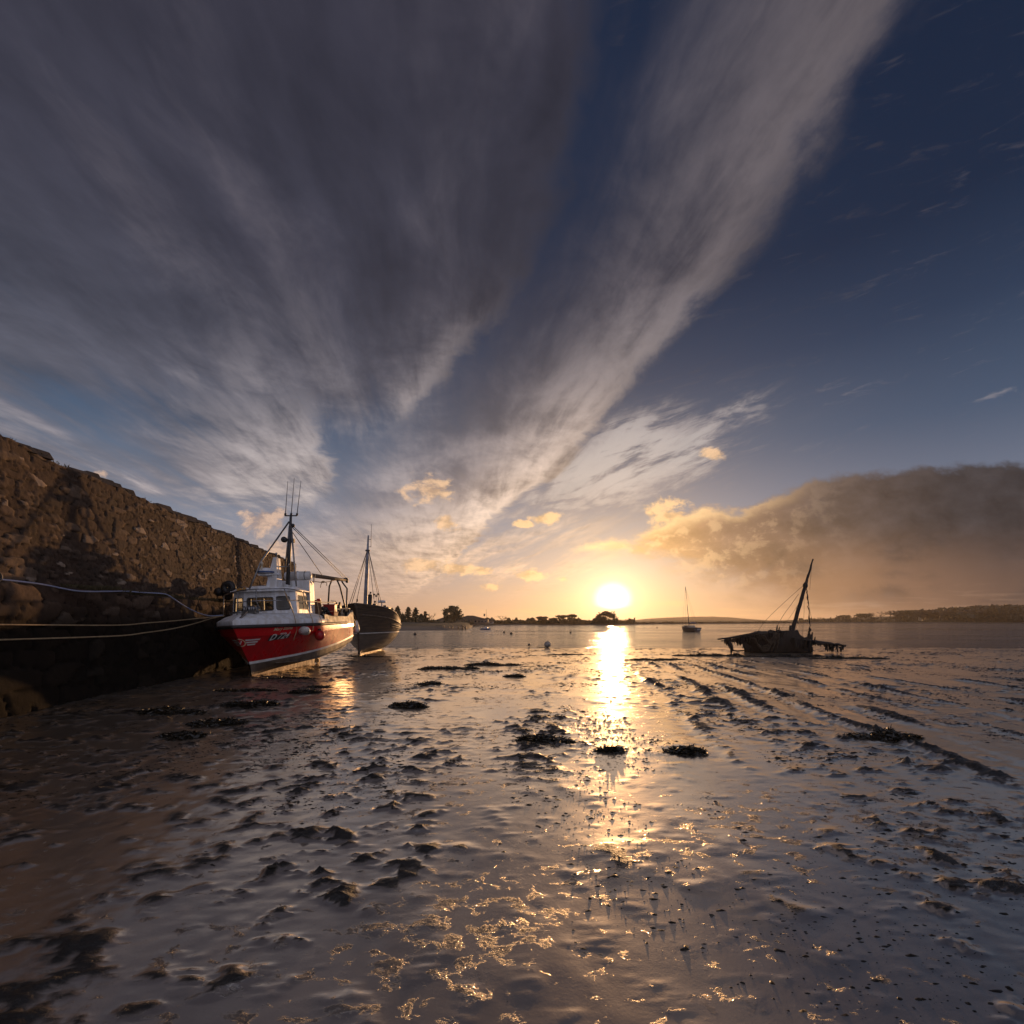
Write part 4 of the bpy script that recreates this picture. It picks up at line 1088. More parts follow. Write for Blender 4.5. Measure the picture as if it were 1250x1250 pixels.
a = MB(); a.lathe([(.11, .15), (.075, .22), (.05, .27), (.02, .28)], (0, 0, 0), 'Z', 12); a.build('fender_eye', M_RUB, fb)
a = MB(); a.tube(smooth([local(fb, at(*t_)) for t_ in ((386.8, 733, 19.5), (389, 745, 19.4), (390.0, 752, 19.0), (392.6, 759, 18.95), (390.5, 768.4, 18.95))], 3), .014, 5); a.build('fender_rope', M_ROPE, fb)
tf = empty('teardrop_fender', at(435.3, 765.5, 25.2), (0, 0, 0), 'pale pear shaped fender hanging between the red boat and the black boat', 'fender')
a = MB(); a.lathe([(.02, -.30), (.10, -.29), (.15, -.20), (.155, -.08), (.11, .12), (.06, .28), (.03, .36), (.01, .37)], (0, 0, 0), 'Z', 16); a.build('fender_body', M_BUFF, tf)
a = MB(); a.tube([local(tf, at(435.3, 757.5, 25.2)), local(tf, at(433, 752, 25.0)), local(tf, at(431.8, 750, 24.8))], .012, 5); a.build('fender_rope', M_ROPE, tf)
for i, (px, py, D, lab) in enumerate(((422.2, 763, 23.75, 'black tyre fender on the red boat, nearest of three on its port quarter'), (426.3, 762.5, 24.2, 'middle black tyre fender of three on the red boat\'s port quarter'), (430, 762, 24.6, 'black tyre fender at the very corner of the red boat\'s stern'))):
    t_ = empty('tyre_fender', at(px, py, D), (0, 0, R(3 - 6 * i)), lab, 'tyre fender', 'tyre fenders on the red boat')
    a = MB(); a.torus((0, 0, 0), .20, .095, 'X', 24, 10); a.v = [(v[0], v[1], v[2] * 1.12) for v in a.v]; a.build('tyre', M_RUB, t_)
    a = MB(); a.tube([(-.02, 0, .24), (-.08, 0, .46), (-.14, 0, .60)], .013, 5); a.build('hanging_rope', M_ROPE, t_)
def crate(loc, rz, label, size=(.52, .38, .32)):
    o = empty('fish_crate', loc, (0, 0, rz), label, 'fish crate', 'red crates on the stern deck')
    a = MB(); sx, sy, sz = size; t_ = .02
    for c, s_ in (((0, 0, t_ / 2), (sx, sy, t_)), ((-sx / 2 + t_ / 2, 0, sz / 2 + t_), (t_, sy, sz - t_)), ((sx / 2 - t_ / 2, 0, sz / 2 + t_), (t_, sy, sz - t_)), ((0, -sy / 2 + t_ / 2, sz / 2 + t_), (sx - 2 * t_, t_, sz - t_)), ((0, sy / 2 - t_ / 2, sz / 2 + t_), (sx - 2 * t_, t_, sz - t_))): a.box(c, s_)
    a.build('crate_body', M_ORANGE, o)
    a = MB(); b_ = .03; a.box((0, -sy / 2 - .005, sz + .0), (sx + .05, b_, .04)); a.box((0, sy / 2 + .005, sz), (sx + .05, b_, .04)); a.box((-sx / 2 - .005, 0, sz + .003), (b_, sy - .03, .04)); a.box((sx / 2 + .005, 0, sz + .003), (b_, sy - .03, .04)); a.build('crate_rim', M_ORANGE, o)
    return o
cp = at(403.2, 752, 21.8); cp.z = 1.75
crate(cp, R(8), 'lower red fish crate stacked on the stern deck of the red boat')
crate(cp + Vector((.02, .01, .35)), R(-6), 'middle red fish crate of the stack on the red boat\'s stern deck')
crate(cp + Vector((-.01, .0, .70)), R(5), 'topmost red fish crate showing above the stern rail of the red boat')
# mooring ropes to the quay
def rope(name, pts, r_, m, label, grp=None):
    a = MB(); a.tube(smooth([Vector(p) for p in pts], 8), r_, 7); o = a.build(name, m); return tag(o, label, 'rope', grp)
def wallpt(D, z, out=.05): return Vector((wall_x(D), D, z)) + WNRM * out
rope('mooring_rope', [wallpt(9.2, 2.86, -.12), wallpt(10.2, 2.83, .06), wallpt(11.3, 2.74, .10), wallpt(12.4, 2.80, .08), wallpt(13.3, 2.86, .0), wallpt(14.1, 2.87, .04), at(197, 724.5, 14.75), at(206, 727, 15.1), at(218, 735, 15.6), at(232, 743.5, 16.3), at(246, 749.5, 17.1), at(258, 751.8, 17.8), at(272, 751.0, 18.3)], .019, M_BLUEROPE, 'pale blue mooring rope sagging from the wall ledge down to the red bow')
rope('mooring_rope', [wallpt(9.0, 1.93, .05), at(140, 763.2, 12.3), at(178, 760.5, 13.8), at(215, 757.6, 15.4), at(245, 754.6, 17.0), at(272, 752.0, 18.3)], .016, M_ROPE, 'tan mooring rope stretched nearly level to the red bow, above the other tan one')
rope('mooring_rope', [wallpt(9.0, 1.62, .05), at(140, 776.4, 12.2), at(178, 772.2, 13.6), at(210, 767.6, 15.0), at(236, 761.6, 16.4), at(258, 755.0, 17.9), at(274, 751.5, 18.4)], .017, M_ROPE, 'lower tan mooring rope running up from the wall to the red bow')
for i, (D, z, lab) in enumerate(((9.2, 2.84, 'iron ring on the wall ledge holding the pale blue rope'), (9.0, 1.93, 'upper iron ring on the dark quay face holding a tan rope'), (9.0, 1.62, 'lower iron ring on the dark quay face holding the lowest rope'))):
    a = MB(); a.torus((0, 0, 0), .10, .016, 'X', 20, 7); a.box((-.06, 0, .1), (.14, .04, .04)); o = a.build('mooring_ring', M_DARKSTEEL); o.location = wallpt(D, z - (.0 if i else -.05), .07); tag(o, lab, 'mooring ring', 'mooring rings on the wall')

# ================================================================== the black boat
BB_O = Vector((-10.46, 31.4, 0)); BB_A = math.atan(-.10)
blk = empty('trawler', BB_O, (0, 0, -BB_A), label='black wooden trawler with a tall mast lying aground behind the red boat', cat='trawler')
BB_W = Matrix.Translation(BB_O) @ Matrix.Rotation(-BB_A, 4, 'Z'); BB_I = BB_W.inverted()
def bl_(px, py, D): return BB_I @ at(px, py, D)
M_BLK = pm('black hull planks', (.040, .029, .021), (.105, .072, .048), 2.0, .55, .08, .006, 9, stretch=(1, .25, 5))
M_BLKLOW = pm('bare bottom planks', (.105, .078, .055), (.060, .045, .032), 2.0, .45, .1, .008, 9, stretch=(1, .25, 4))
BZR = [(-1.3, 3.14), (-.5, 3.08), (.8, 2.95), (2.0, 2.75), (3.2, 2.42), (4.4, 2.08), (6, 1.92), (8, 1.98), (9.6, 2.2)]
def bb_rail_b(d): return 2.12 * (1 - (1 - min(1, d / 4.6)) ** 2.1)
def bb_z(y): return (interp(y - .35, BZR) + interp(y, BZR) + interp(y + .35, BZR)) / 3
def bb_fn(s, w):
    # w: 0 keel edge, .22 bilge, .42 waterline, 1 rail
    x0 = -.02 - 1.15 * max(0, (w - .25) / .75) ** 1.25 if w > .25 else -.02 + .02 * w
    x0 += .20 * (1 - min(1, w / .3)) * 0
    x1 = 8.3 + 1.4 * ssf(w, .2, .9)
    y = x0 + (x1 - x0) * s; d = y - x0; e = (x1 - y)
    br = bb_rail_b(d); bwl = 1.98 * (1 - (1 - min(1, d / 5.6)) ** 1.75)
    bil = 1.42 * (1 - (1 - min(1, d / 5.2)) ** 1.9)
    tp = 1 - .34 * ssf(y, 4.2, 9.4); br *= tp; bwl *= tp; bil *= tp
    tail = lambda p_, q: (min(1, e / p_)) ** q
    zr = bb_z(y); zk = -.30 - .0167 * max(0, y)
    lev = [(0, .07, zk + .06), (.10, .07 + bil * .36, zk + .18), (.22, .07 + bil * .92 * tail(4.5, .7), zk + .42 + .05 * max(0, y - 5)), (.33, .05 + bil * 1.27 * tail(3.4, .6), .68 + .02 * y), (.42, bwl * tail(2.6, .5), 1.12 + .03 * y * .3), (.7, (bwl * .42 + br * .60) * tail(1.8, .42), 1.12 + (zr - 1.12) * .52), (1.0, br * tail(1.5, .4), zr)]
    bb = float(np.interp(w, [l[0] for l in lev], [l[1] for l in lev])); zz = float(np.interp(w, [l[0] for l in lev], [l[2] for l in lev]))
    return (max(.05, bb) if d > .02 else .05 * (1 if d >= 0 else 1), y, zz)
def bb_sm(s, w):
    k_ = .05; q = [Vector(bb_fn(s, min(1, max(0, w + o_)))) for o_ in (-k_, 0, k_)]
    if w < .02 or w > .98: return tuple(q[1])
    return tuple((q[0] + q[1] * 2 + q[2]) / 4)
BH = Hull(bb_sm)
both(BH, 'hull', M_BLK, .43, 1, 20, 50, parent=blk)
both(BH, 'bottom_planking', M_BLKLOW, 0, .43, 18, 50, parent=blk)
a = MB()
for side in (1, -1): a.tube([BH.p(s, .43, side, .012) for s in np.linspace(.0, .97, 40)], .038, 6)
a.build('waterline_stripe', M_STRIPE, blk)
for wv, s0, s1, r_ in ((.79, .03, .97, .045), (.66, .30, .97, .04), (.60, .32, .97, .04)):
    a = MB()
    for side in (1, -1): a.tube([BH.p(s, wv, side, .03) for s in np.linspace(s0, s1, 40)], r_, 7)
    a.build('rubbing_strake', pm('worn timber strake', (.16, .12, .085), (.085, .062, .045), 4, .5), blk)
a = MB()
for side in (1, -1): a.tube([BH.p(s, 1, side, .0) + Vector((-side * .03, 0, .02)) for s in np.linspace(0, 1, 50)], .06, 7)
a.build('gunwale', M_BLK, blk)
a = MB(); rows = []
for j in range(20):
    y = -.05 + 8.2 * j / 19; zk = -.30 - .0167 * max(0, y); rows.append([(-.09, y, zk + .20), (-.08, y, zk - .05), (.08, y, zk - .05), (.09, y, zk + .20)])
a.grid(rows, False); a.face([0, 1, 2, 3]); a.face([79, 78, 77, 76]); a.build('keel', pm('worn keel', (.34, .22, .13), (.20, .13, .08), 3, .5), blk)
a = MB(); st_ = [BH.fn(0, w) for w in np.linspace(0, 1, 16)]
a.tube([(0, q[1] - .02, q[2]) for q in st_], .085, 6); a.build('stem', M_BLK, blk)
a = MB(); a.prism([(-.04, 8.25), (.04, 8.25), (.04, 8.85), (-.04, 8.85)], -.38, .95, .03); a.build('rudder', M_BLK, blk)
a = MB(); rows = []
for j in range(30):
    s = j / 29; p_ = Vector(bb_fn(s, .93)); rows.append([(-p_.x + .05, p_.y, p_.z - .12), (p_.x - .05, p_.y, p_.z - .12)])
a.grid(rows, False); a.build('deck', M_WOOD, blk)
B0, B1 = bl_(445.8, 742, 33.6), bl_(449.6, 653.5, 33.6)
a = MB(); a.tube([B0 + Vector((0, 0, -.6)), B0, B0.lerp(B1, .6), B1], [.15, .145, .12, .05], 12); bm = a.build('mast', pm('grey painted mast', (.24, .25, .29), (.15, .14, .14), 3, .4), blk)
a = MB(); a.tube([bl_(453.4, 640, 33.6), bl_(452.8, 668, 33.6)], [.012, .02], 5); a.build('aerial', M_DARKSTEEL, bm)
a = MB(); a.tube([bl_(449, 658.5, 33.6), bl_(453, 658.5, 33.6)], .02, 5); a.build('aerial_bracket', M_DARKSTEEL, bm); a = MB(); a.tube([bl_(449, 667.5, 33.6), bl_(453, 667.5, 33.6)], .02, 5); a.build('aerial_bracket', M_DARKSTEEL, bm)
a = MB(); a.lathe([(.16, -.05), (.18, 0), (.16, .05)], B0.lerp(B1, .79), 'Z', 12); a.build('mast_band', M_DARKSTEEL, bm)
for q in (((448.2, 672, 33.6), (425.5, 740, 31.2)), ((448.6, 673, 33.6), (434.8, 736, 35.0)), ((448.4, 672, 33.6), (428.6, 739, 32.0)), ((450.0, 672, 33.6), (465.2, 735, 34.6)), ((449.8, 676, 33.6), (456.4, 731, 37.5)), ((450.2, 674, 33.6), (462.5, 733, 34.0))):
    a = MB(); a.tube([bl_(*q[0]), bl_(*q[1])], .020, 5); a.build('shroud', M_DARKSTEEL, blk)
a = MB(); p = bl_(436, 733, 33.5); a.lathe([(.02, -.1), (.06, -.06), (.05, .1), (.01, .16)], p, 'Z', 8); a.build('deadeye', M_BLACKSTEEL, blk)
a = MB(); c0, c1 = bl_(451.4, 741, 34.6), bl_(451.6, 726.4, 34.6); a.tube([c0 + Vector((0, 0, -.5)), c1], [.16, .16], 10); a.lathe([(.19, -.03), (.19, .03)], c1, 'Z', 10); a.build('funnel', M_BLACKSTEEL, blk)
a = MB(); a.tube([c1, c1 + Vector((.0, 0, .12))], [.05, .05], 6); a.ball(c1 + Vector((.05, 0, .18)), .07, 6); a.build('funnel_cap', M_BLACKSTEEL, blk)
wc = bl_(464, 742, 37.5)
a = MB(); a.prism([(wc.x - .72, 5.3), (wc.x + .72, 5.3), (wc.x + .72, 7.0), (wc.x - .72, 7.0)], 1.75, 3.08, .04); wc_o = a.build('wheelhouse', pm('pale blue grey paint', (.30, .33, .40), (.22, .23, .27), 3, .4), blk, bevel=.03)
a = MB(); a.box((wc.x, 6.15, 3.11), (1.6, 1.9, .07)); a.build('wheelhouse_roof', M_WHITE2, wc_o)
for dx in (-.45, 0, .45): a = MB(); a.box((wc.x + dx, 5.33, 2.72), (.36, .03, .40)); a.build('window', M_GLASS, wc_o)
for dy in (.45, 1.15): a = MB(); a.box((wc.x + .70, 5.3 + dy, 2.72), (.03, .42, .40)); a.build('window', M_GLASS, wc_o)
a = MB(); p = bl_(466.0, 734.5, 37.2); a.lathe([(.02, -.1), (.3, -.09), (.34, 0), (.28, .1), (.02, .12)], p, 'Z', 18); a.tube([p, Vector((p.x, p.y, 3.1))], .05, 6); a.build('radar_dome', M_WHITE, blk)
for q in ((457.2, 738, 36.2), (458.9, 740, 36.6), (470, 740, 38.2)): a = MB(); p = bl_(*q); a.box((p.x, p.y, p.z - .1), (.30, .3, .35), top=(.85, .85)); a.build('deck_box', M_BLACKSTEEL, blk, bevel=.02)
a = MB()
for q in ((456.6, 725.8, 37.0), (459.2, 727.5, 37.0), (461.6, 725.4, 37.0), (457.6, 734.6, 36.6)):
    p = bl_(*q); a.ball(p, .085, 7); a.tube([p, Vector((p.x, p.y, 2.6))], .014, 5)
a.tube([bl_(456.6, 725.8, 37), bl_(461.6, 725.4, 37)], .014, 5); a.build('deck_light', M_BLACKSTEEL, blk)
a = MB(); p = bl_(484, 755.5, 38.0); a.box((p.x - .1, p.y, p.z), (.2, .2, .7)); a.build('stern_post', M_WOOD, blk)

# ================================================================== the wreck
WK_D = 34.5
wk = empty('wrecked_boat', at(955, 797, WK_D), (0, 0, 0), 'dark rotting boat wreck on the mud with a leaning mast and hanging weed', 'boat wreck')
WK_I = Matrix.Translation(-wk.location)
def wl(px, py, D=WK_D): return WK_I @ at(px, py, D)
M_WRK = pm('rotten weedy timber', (.007, .005, .0035), (.022, .014, .009), 2.5, .75, .1, .03, 12)
M_RAG = pm('rotting weed and rope', (.006, .0045, .003), (.016, .011, .007), 5, .8, .1, .02, 30)
M_NET = pm('old net', (.045, .029, .015), (.024, .016, .009), 4, .85, .1, .02, 40)
rs = np.random.RandomState(8)
# hull : an open shell lying along X, its near side with a ragged sheer
TOPL = [(903, 779), (915, 775), (930, 772), (948, 769.5), (958, 768.5), (963, 768.5), (965.5, 774), (968, 777.5), (976, 779), (985, 780.5), (991, 783)]
rows_n = []
a = MB()
nst = 60
for side in (-1, 1):
    rws = []
    for j in range(nst + 1):
        t = j / nst; px = 907 + (989 - 907) * t
        endk = (max(0.0, 1 - abs(2 * t - 1) ** 3.2)) ** .6
        half = 1.15 * endk
        zt = wl(px, interp(px, TOPL)).z + (-.10 if side > 0 else 0)
        rw = []
        for k_ in range(14):
            w = k_ / 13; prof = math.sin(min(1, w * 1.3) * math.pi / 2) ** .7
            xx = wl(px, 797).x + .35 * (1 - w) * (0.5 - t)
            off = .06 * float(fbm(np.array(xx * 1.7 + side * 9), np.array(w * 3.0), 3, 5))
            zz = -.12 + (zt + .12) * w + (.16 * float(fbm(np.array(xx * 3.5 + side * 20), np.array(.2), 4, 9)) if k_ == 13 else 0)
            rw.append((xx, side * half * (.35 + .65 * prof) + off, zz))
        rws.append(rw)
    a.grid(rws, True, flip=side > 0)
    rws2 = [[(p[0], p[1] - side * .10, p[2]) for p in r_] for r_ in rws]
    a.grid(rws2, True, flip=side < 0)
    a.grid([[r_[-1] for r_ in rws], [r_[-1] for r_ in rws2]], False)
a.build('hull', M_WRK, wk)
a = MB()
for (q0, q1, r0, r1) in (((876, 780.3), (905, 776.2), .05, .09), ((905, 776.2), (925, 772.2), .09, .12), ((880, 782.5), (906, 778.5), .035, .07), ((889, 783), (907, 781), .06, .10)):
    a = MB(); a.tube([wl(*q0, WK_D - .5), wl((q0[0] + q1[0]) / 2, (q0[1] + q1[1]) / 2 + .4, WK_D - .5), wl(*q1, WK_D - .4)], [r0, (r0 + r1) / 2, r1], 7); a.build('broken_spar', M_WRK, wk)
for (q0, q1, r0, r1) in (((985, 782.4), (1032, 788.0), .16, .07), ((988, 784.6), (1026, 787.6), .10, .05)):
    a = MB(); n = 10; a.tube([wl(q0[0] + (q1[0] - q0[0]) * i / n, q0[1] + (q1[1] - q0[1]) * i / n + .35 * math.sin(i * 2.1), WK_D + .2) for i in range(n + 1)], [r0 + (r1 - r0) * i / n + .02 * math.sin(i * 3.3) for i in range(n + 1)], 7); a.build('bowsprit', M_WRK, wk)
a = MB(); a.tube([wl(*q, WK_D - .7) for q in ((891, 783), (892.5, 789), (894.5, 794.5))], [.10, .13, .07], 7); a.build('leaning_post', M_WRK, wk)
a = MB(); a.tube([wl(*q, WK_D - .7) for q in ((894, 794), (900, 794.6), (908, 794.2))], [.06, .05, .06], 6); a.build('fallen_plank', M_WRK, wk)
# frames and planks that stick up along the sheer
for (px, h, lean, r_) in ((945, .42, .18, .05), (947.5, .30, .35, .04), (962, .32, -.05, .09), (965, .15, .1, .12), (986, .42, .05, .10), (987.5, .62, .10, .06), (984, .30, -.1, .06), (935, .12, .2, .05), (976, .18, -.1, .07), (990.5, .34, .3, .05)):
    q = wl(px, interp(px, TOPL)); a = MB(); a.tube([q + Vector((0, -.3, -.25)), q + Vector((lean * h * .5, -.3, h * .55)), q + Vector((lean * h, -.3, h))], [r_ * 1.3, r_, r_ * .6], 6); a.build('broken_frame', M_WRK, wk)
a = MB(); rws = []
for j in range(16):
    t = j / 15; px = 912 + 48 * t; z = wl(px, interp(px, TOPL) + 1.2).z; rws.append([(wl(px, 790).x, -.9 * math.sin(math.pi * (.15 + .7 * t)), z - .05), (wl(px, 790).x, .9 * math.sin(math.pi * (.15 + .7 * t)), z + .02 + .06 * rs.randn())])
a.grid(rws, False); a.build('side_deck', M_WRK, wk)
# mast
MB0, MB1 = wl(964.5, 779), wl(992.5, 682.3)
a = MB(); n = 24; a.tube([MB0.lerp(MB1, i / n) + Vector((.010 * math.sin(i * 1.3), .01 * math.cos(i * 1.7), 0)) for i in range(n + 1)], [(.15 - .05 * (i / n) if i < 17 else .095 - .05 * (i - 17) / 7) + .005 * math.sin(i * 2.7) for i in range(n + 1)], 9); a.build('mast', M_WRK, wk)
a = MB(); a.lathe([(.03, -.22), (.16, -.1), (.17, .1), (.05, .28)], MB0.lerp(MB1, .66), 'Z', 9); a.build('masthead_knot', M_RAG, wk)
for pts_, r_ in ((((982.5, 713), (960, 733), (936, 756), (925, 771)), .012), (((975, 725), (965, 739), (955, 753), (947.5, 767)), .014), (((977, 733), (968, 748), (952, 770)), .009), (((992, 684), (990, 700), (988.5, 720)), .010), (((984, 706), (986, 730), (991, 757)), .010), (((981, 722), (981.6, 745), (979.5, 780)), .009), (((973.5, 745), (973.4, 758), (975.4, 762)), .02), (((974, 748), (973, 762), (969, 773), (965, 778)), .014)):
    a = MB(); a.tube(smooth([wl(*q) for q in pts_], 4), r_, 5); a.build('rigging_line', M_DARKROPE, wk)
a = MB(); pts_ = [(983.5, 709), (984.2, 718), (985.5, 727), (987, 738), (987.6, 750), (988.3, 762), (988, 770), (986.5, 777), (985, 781)]
P_ = smooth([wl(*q) for q in pts_], 5); a.tube([p + Vector((.02 * rs.randn(), .02 * rs.randn(), 0)) for p in P_], [.02 + .018 * abs(rs.randn()) + (.05 if i > len(P_) * .66 else 0) for i in range(len(P_))], 6); a.build('frayed_rope', M_RAG, wk)
a = MB(); p = wl(970.3, 760); a.lathe([(.02, -.32), (.10, -.25), (.12, 0), (.10, .22), (.03, .34)], p, 'Z', 8, Matrix.Rotation(R(14), 4, 'Y')); a.tube([p + Vector((.08, 0, .3)), p + Vector((.12, 0, 1.2))], .014, 5); a.build('hanging_block', M_RAG, wk)
# net draped over the near side
for (pa, pb, sag) in (((917, 778), (946, 773), 15), ((929, 775), (947, 772), 9), ((944, 772), (941, 795), 2), ((948, 772), (946, 796), 1)):
    a = MB(); 
    for k_ in range(3 if sag < 5 else 4):
        q0 = wl(pa[0] + k_ * 1.2, pa[1] + k_ * .5, WK_D - 1.24); q1 = wl(pb[0] - k_ * .8, pb[1] + k_ * .5, WK_D - 1.24); P_ = []
        for i in range(15):
            t = i / 14; p = q0.lerp(q1, t); p.z -= sag * .0616 * 4 * t * (1 - t) * (.86 + .10 * k_); p.y -= .05 * k_ + .12 * math.sin(math.pi * t); P_.append(p)
        a.tube(P_, [.05 + .02 * math.sin(i * 1.9 + k_) for i in range(15)], 6)
    o = a.build('draped_net', M_NET, wk)
# weed and rag tatters hanging from spars and sheer : one mass of rags on the wreck
V, Q = [], []
def rag(p, ln, wdt):
    b_ = len(V); ang = rs.uniform(0, 3.14); dx, dy = math.cos(ang) * wdt, math.sin(ang) * wdt
    sw = rs.uniform(-.12, .12); m_ = rs.uniform(.35, .7)
    V.extend([(p.x - dx, p.y - dy, p.z + .03), (p.x + dx, p.y + dy, p.z + .03), (p.x + dx * .9 + sw * m_, p.y + dy * .9, p.z - ln * m_), (p.x - dx * .8 + sw * m_, p.y - dy * .8, p.z - ln * m_), (p.x + dx * .25 + sw, p.y + dy * .25, p.z - ln), (p.x - dx * .3 + sw, p.y - dy * .3, p.z - ln)])
    Q.extend([(b_, b_ + 1, b_ + 2, b_ + 3), (b_ + 3, b_ + 2, b_ + 4, b_ + 5)])
def rags(q0, q1, n, l0, l1, D=WK_D - .5, clump=None):
    for _ in range(n):
        t = rs.rand()
        if clump and float(perlin(np.array(t * clump), np.array(.7), 66)) < -.05: continue
        rag(wl(q0[0] + (q1[0] - q0[0]) * t, q0[1] + (q1[1] - q0[1]) * t, D + rs.uniform(-.25, .25)), rs.uniform(l0, l1), rs.uniform(.03, .09))
rags((883, 780.5), (906, 777.5), 120, .10, .55, clump=9); rags((900, 778), (912, 778), 90, .2, .7); rags((890, 783), (894, 793), 40, .1, .35)
rags((905, 778), (962, 770), 260, .1, .55, WK_D - 1.05); rags((966, 779), (990, 783), 260, .15, .7, WK_D - .95); rags((988, 783), (1031, 788), 190, .10, .34, WK_D + .2, clump=11)
rags((1006, 788.6), (1029, 790.2), 90, .15, .42, WK_D + .2, clump=7); rags((984, 786), (991, 790), 60, .3, .75, WK_D - .3); rags((907, 784), (918, 790), 60, .2, .5, WK_D - .9)
o = np_mesh('hanging_weed', V, Q, M_RAG, False, None, wk); o['kind'] = 'stuff'

# ================================================================== small craft and floats
def small_hull(L, B, H, bow=.35, transom=.8, n=20, m_=9):
    rows = []
    for j in range(n + 1):
        t = j / n; w = (1 - (1 - min(1, t / bow)) ** 2) if t < bow else 1 - (1 - transom) * ((t - bow) / (1 - bow)) ** 2
        zt = H * (1.0 + .25 * (1 - t) ** 2); zk = -.15 * H + .45 * H * max(0, 1 - t / .25) ** 2; row = []
        for k_ in range(2 * m_ + 1):
            u_ = k_ / m_ - 1; s = abs(u_); x = B / 2 * w * math.copysign(s ** .6, u_) if s else 0; z = zk + (zt - zk) * s ** 2.0
            row.append((x + 0, L * (t - .5), z))
        rows.append(row)
    return rows
sb = empty('sailing_boat', at(842, 770.8, 108), (0, 0, R(187)), 'small moored sailing boat seen from astern, its bare mast tilted left', 'sailing boat')
a = MB(); rws = small_hull(7.2, 2.55, .95, .45, .72); a.grid(rws, True); a.face(range(len(a.v) - 19, len(a.v))); a.build('hull', pm('blue grey hull', (.055, .055, .065), (.035, .035, .042), 2, .4), sb)
a = MB(); a.grid([[(r_[0][0] * .97, r_[0][1], r_[0][2] - .02) for r_ in rws], [(r_[-1][0] * .97, r_[-1][1], r_[-1][2] - .02) for r_ in rws]], False); a.build('deck', M_WHITE2, sb)
a = MB(); a.prism([(-.75, -1.9), (.75, -1.9), (.85, 1.2), (-.85, 1.2)], .88, 1.42, .12); c_ = a.build('cabin', M_WHITE2, sb, bevel=.05)
for s_ in (1, -1): a = MB(); a.box((s_ * .77, -.3, 1.15), (.05, 1.5, .18)); a.build('window', M_GLASS, c_)
a = MB(); a.box((0, 3.62, .55), (1.5, .02, .10)); a.build('transom_stripe', M_STRIPE, sb)
SBM0, SBM1 = sb.matrix_world, None
bpy.context.view_layer.update(); sbi = sb.matrix_world.inverted()
m0, m1 = sbi @ at(841.6, 765, 107.5), sbi @ at(836.6, 716, 107.5)
a = MB(); a.tube([m0 + Vector((0, 0, -.5)), m1], [.085, .05], 8); a.build('mast', pm('bare alloy mast', (.16, .14, .13), (.12, .10, .09), 2, .4), sb)
a = MB(); a.tube([m0 + Vector((0, .1, .7)), m0 + Vector((0, 3.0, .8))], .05, 7); bo = a.build('boom', M_DARKSTEEL, sb)
a = MB(); a.tube([m0 + Vector((0, .2, .82)), m0 + Vector((0, 1.2, .92)), m0 + Vector((0, 2.8, .9))], [.16, .14, .08], 8); a.build('furled_sail', M_BLUEP, bo)
for q in ((0, -3.5, 1.1), (0, 3.5, .95), (1.1, .2, .95), (-1.1, .2, .95)): a = MB(); a.tube([m1, q], .012, 4); a.build('stay', M_DARKSTEEL, sb)
a = MB(); a.tube([(-.9, 3.4, .9), (-.9, 3.4, 1.5), (.9, 3.4, 1.5), (.9, 3.4, .9)], .022, 5); a.build('stern_rail', M_STEEL, sb)
a = MB(); a.box((.45, 3.75, .75), (.3, .25, .5)); a.tube([(.45, 3.75, .5), (.45, 3.8, -.2)], .06, 6); a.build('outboard_motor', M_BLACKSTEEL, sb)
mbt = empty('motor_boat', at(592.8, 768.6, 131), (0, 0, R(82)), 'tiny pale blue cabin boat moored off the wooden jetty on the far shore', 'motor boat')
a = MB(); rws = small_hull(2.9, 1.2, .36, .4, .85); a.grid(rws, True); a.face(range(len(a.v) - 19, len(a.v))); a.build('hull', pm('pale blue hull', (.20, .26, .40), (.16, .20, .30), 2, .35), mbt)
a = MB(); a.grid([[(r_[0][0] * .97, r_[0][1], r_[0][2] - .02) for r_ in rws], [(r_[-1][0] * .97, r_[-1][1], r_[-1][2] - .02) for r_ in rws]], False); a.build('deck', M_WHITE2, mbt)
a = MB(); a.prism([(-.42, -.7), (.42, -.7), (.45, .35), (-.45, .35)], .34, .72, .2); c_ = a.build('cabin', M_WHITE, mbt, bevel=.03)
for s_ in (1, -1): a = MB(); a.box((s_ * .40, -.15, .56), (.06, .6, .14)); a.build('window', M_GLASS, c_)
a = MB(); a.box((0, 1.52, .38), (.22, .2, .36)); a.build('outboard_motor', M_BLACKSTEEL, mbt)

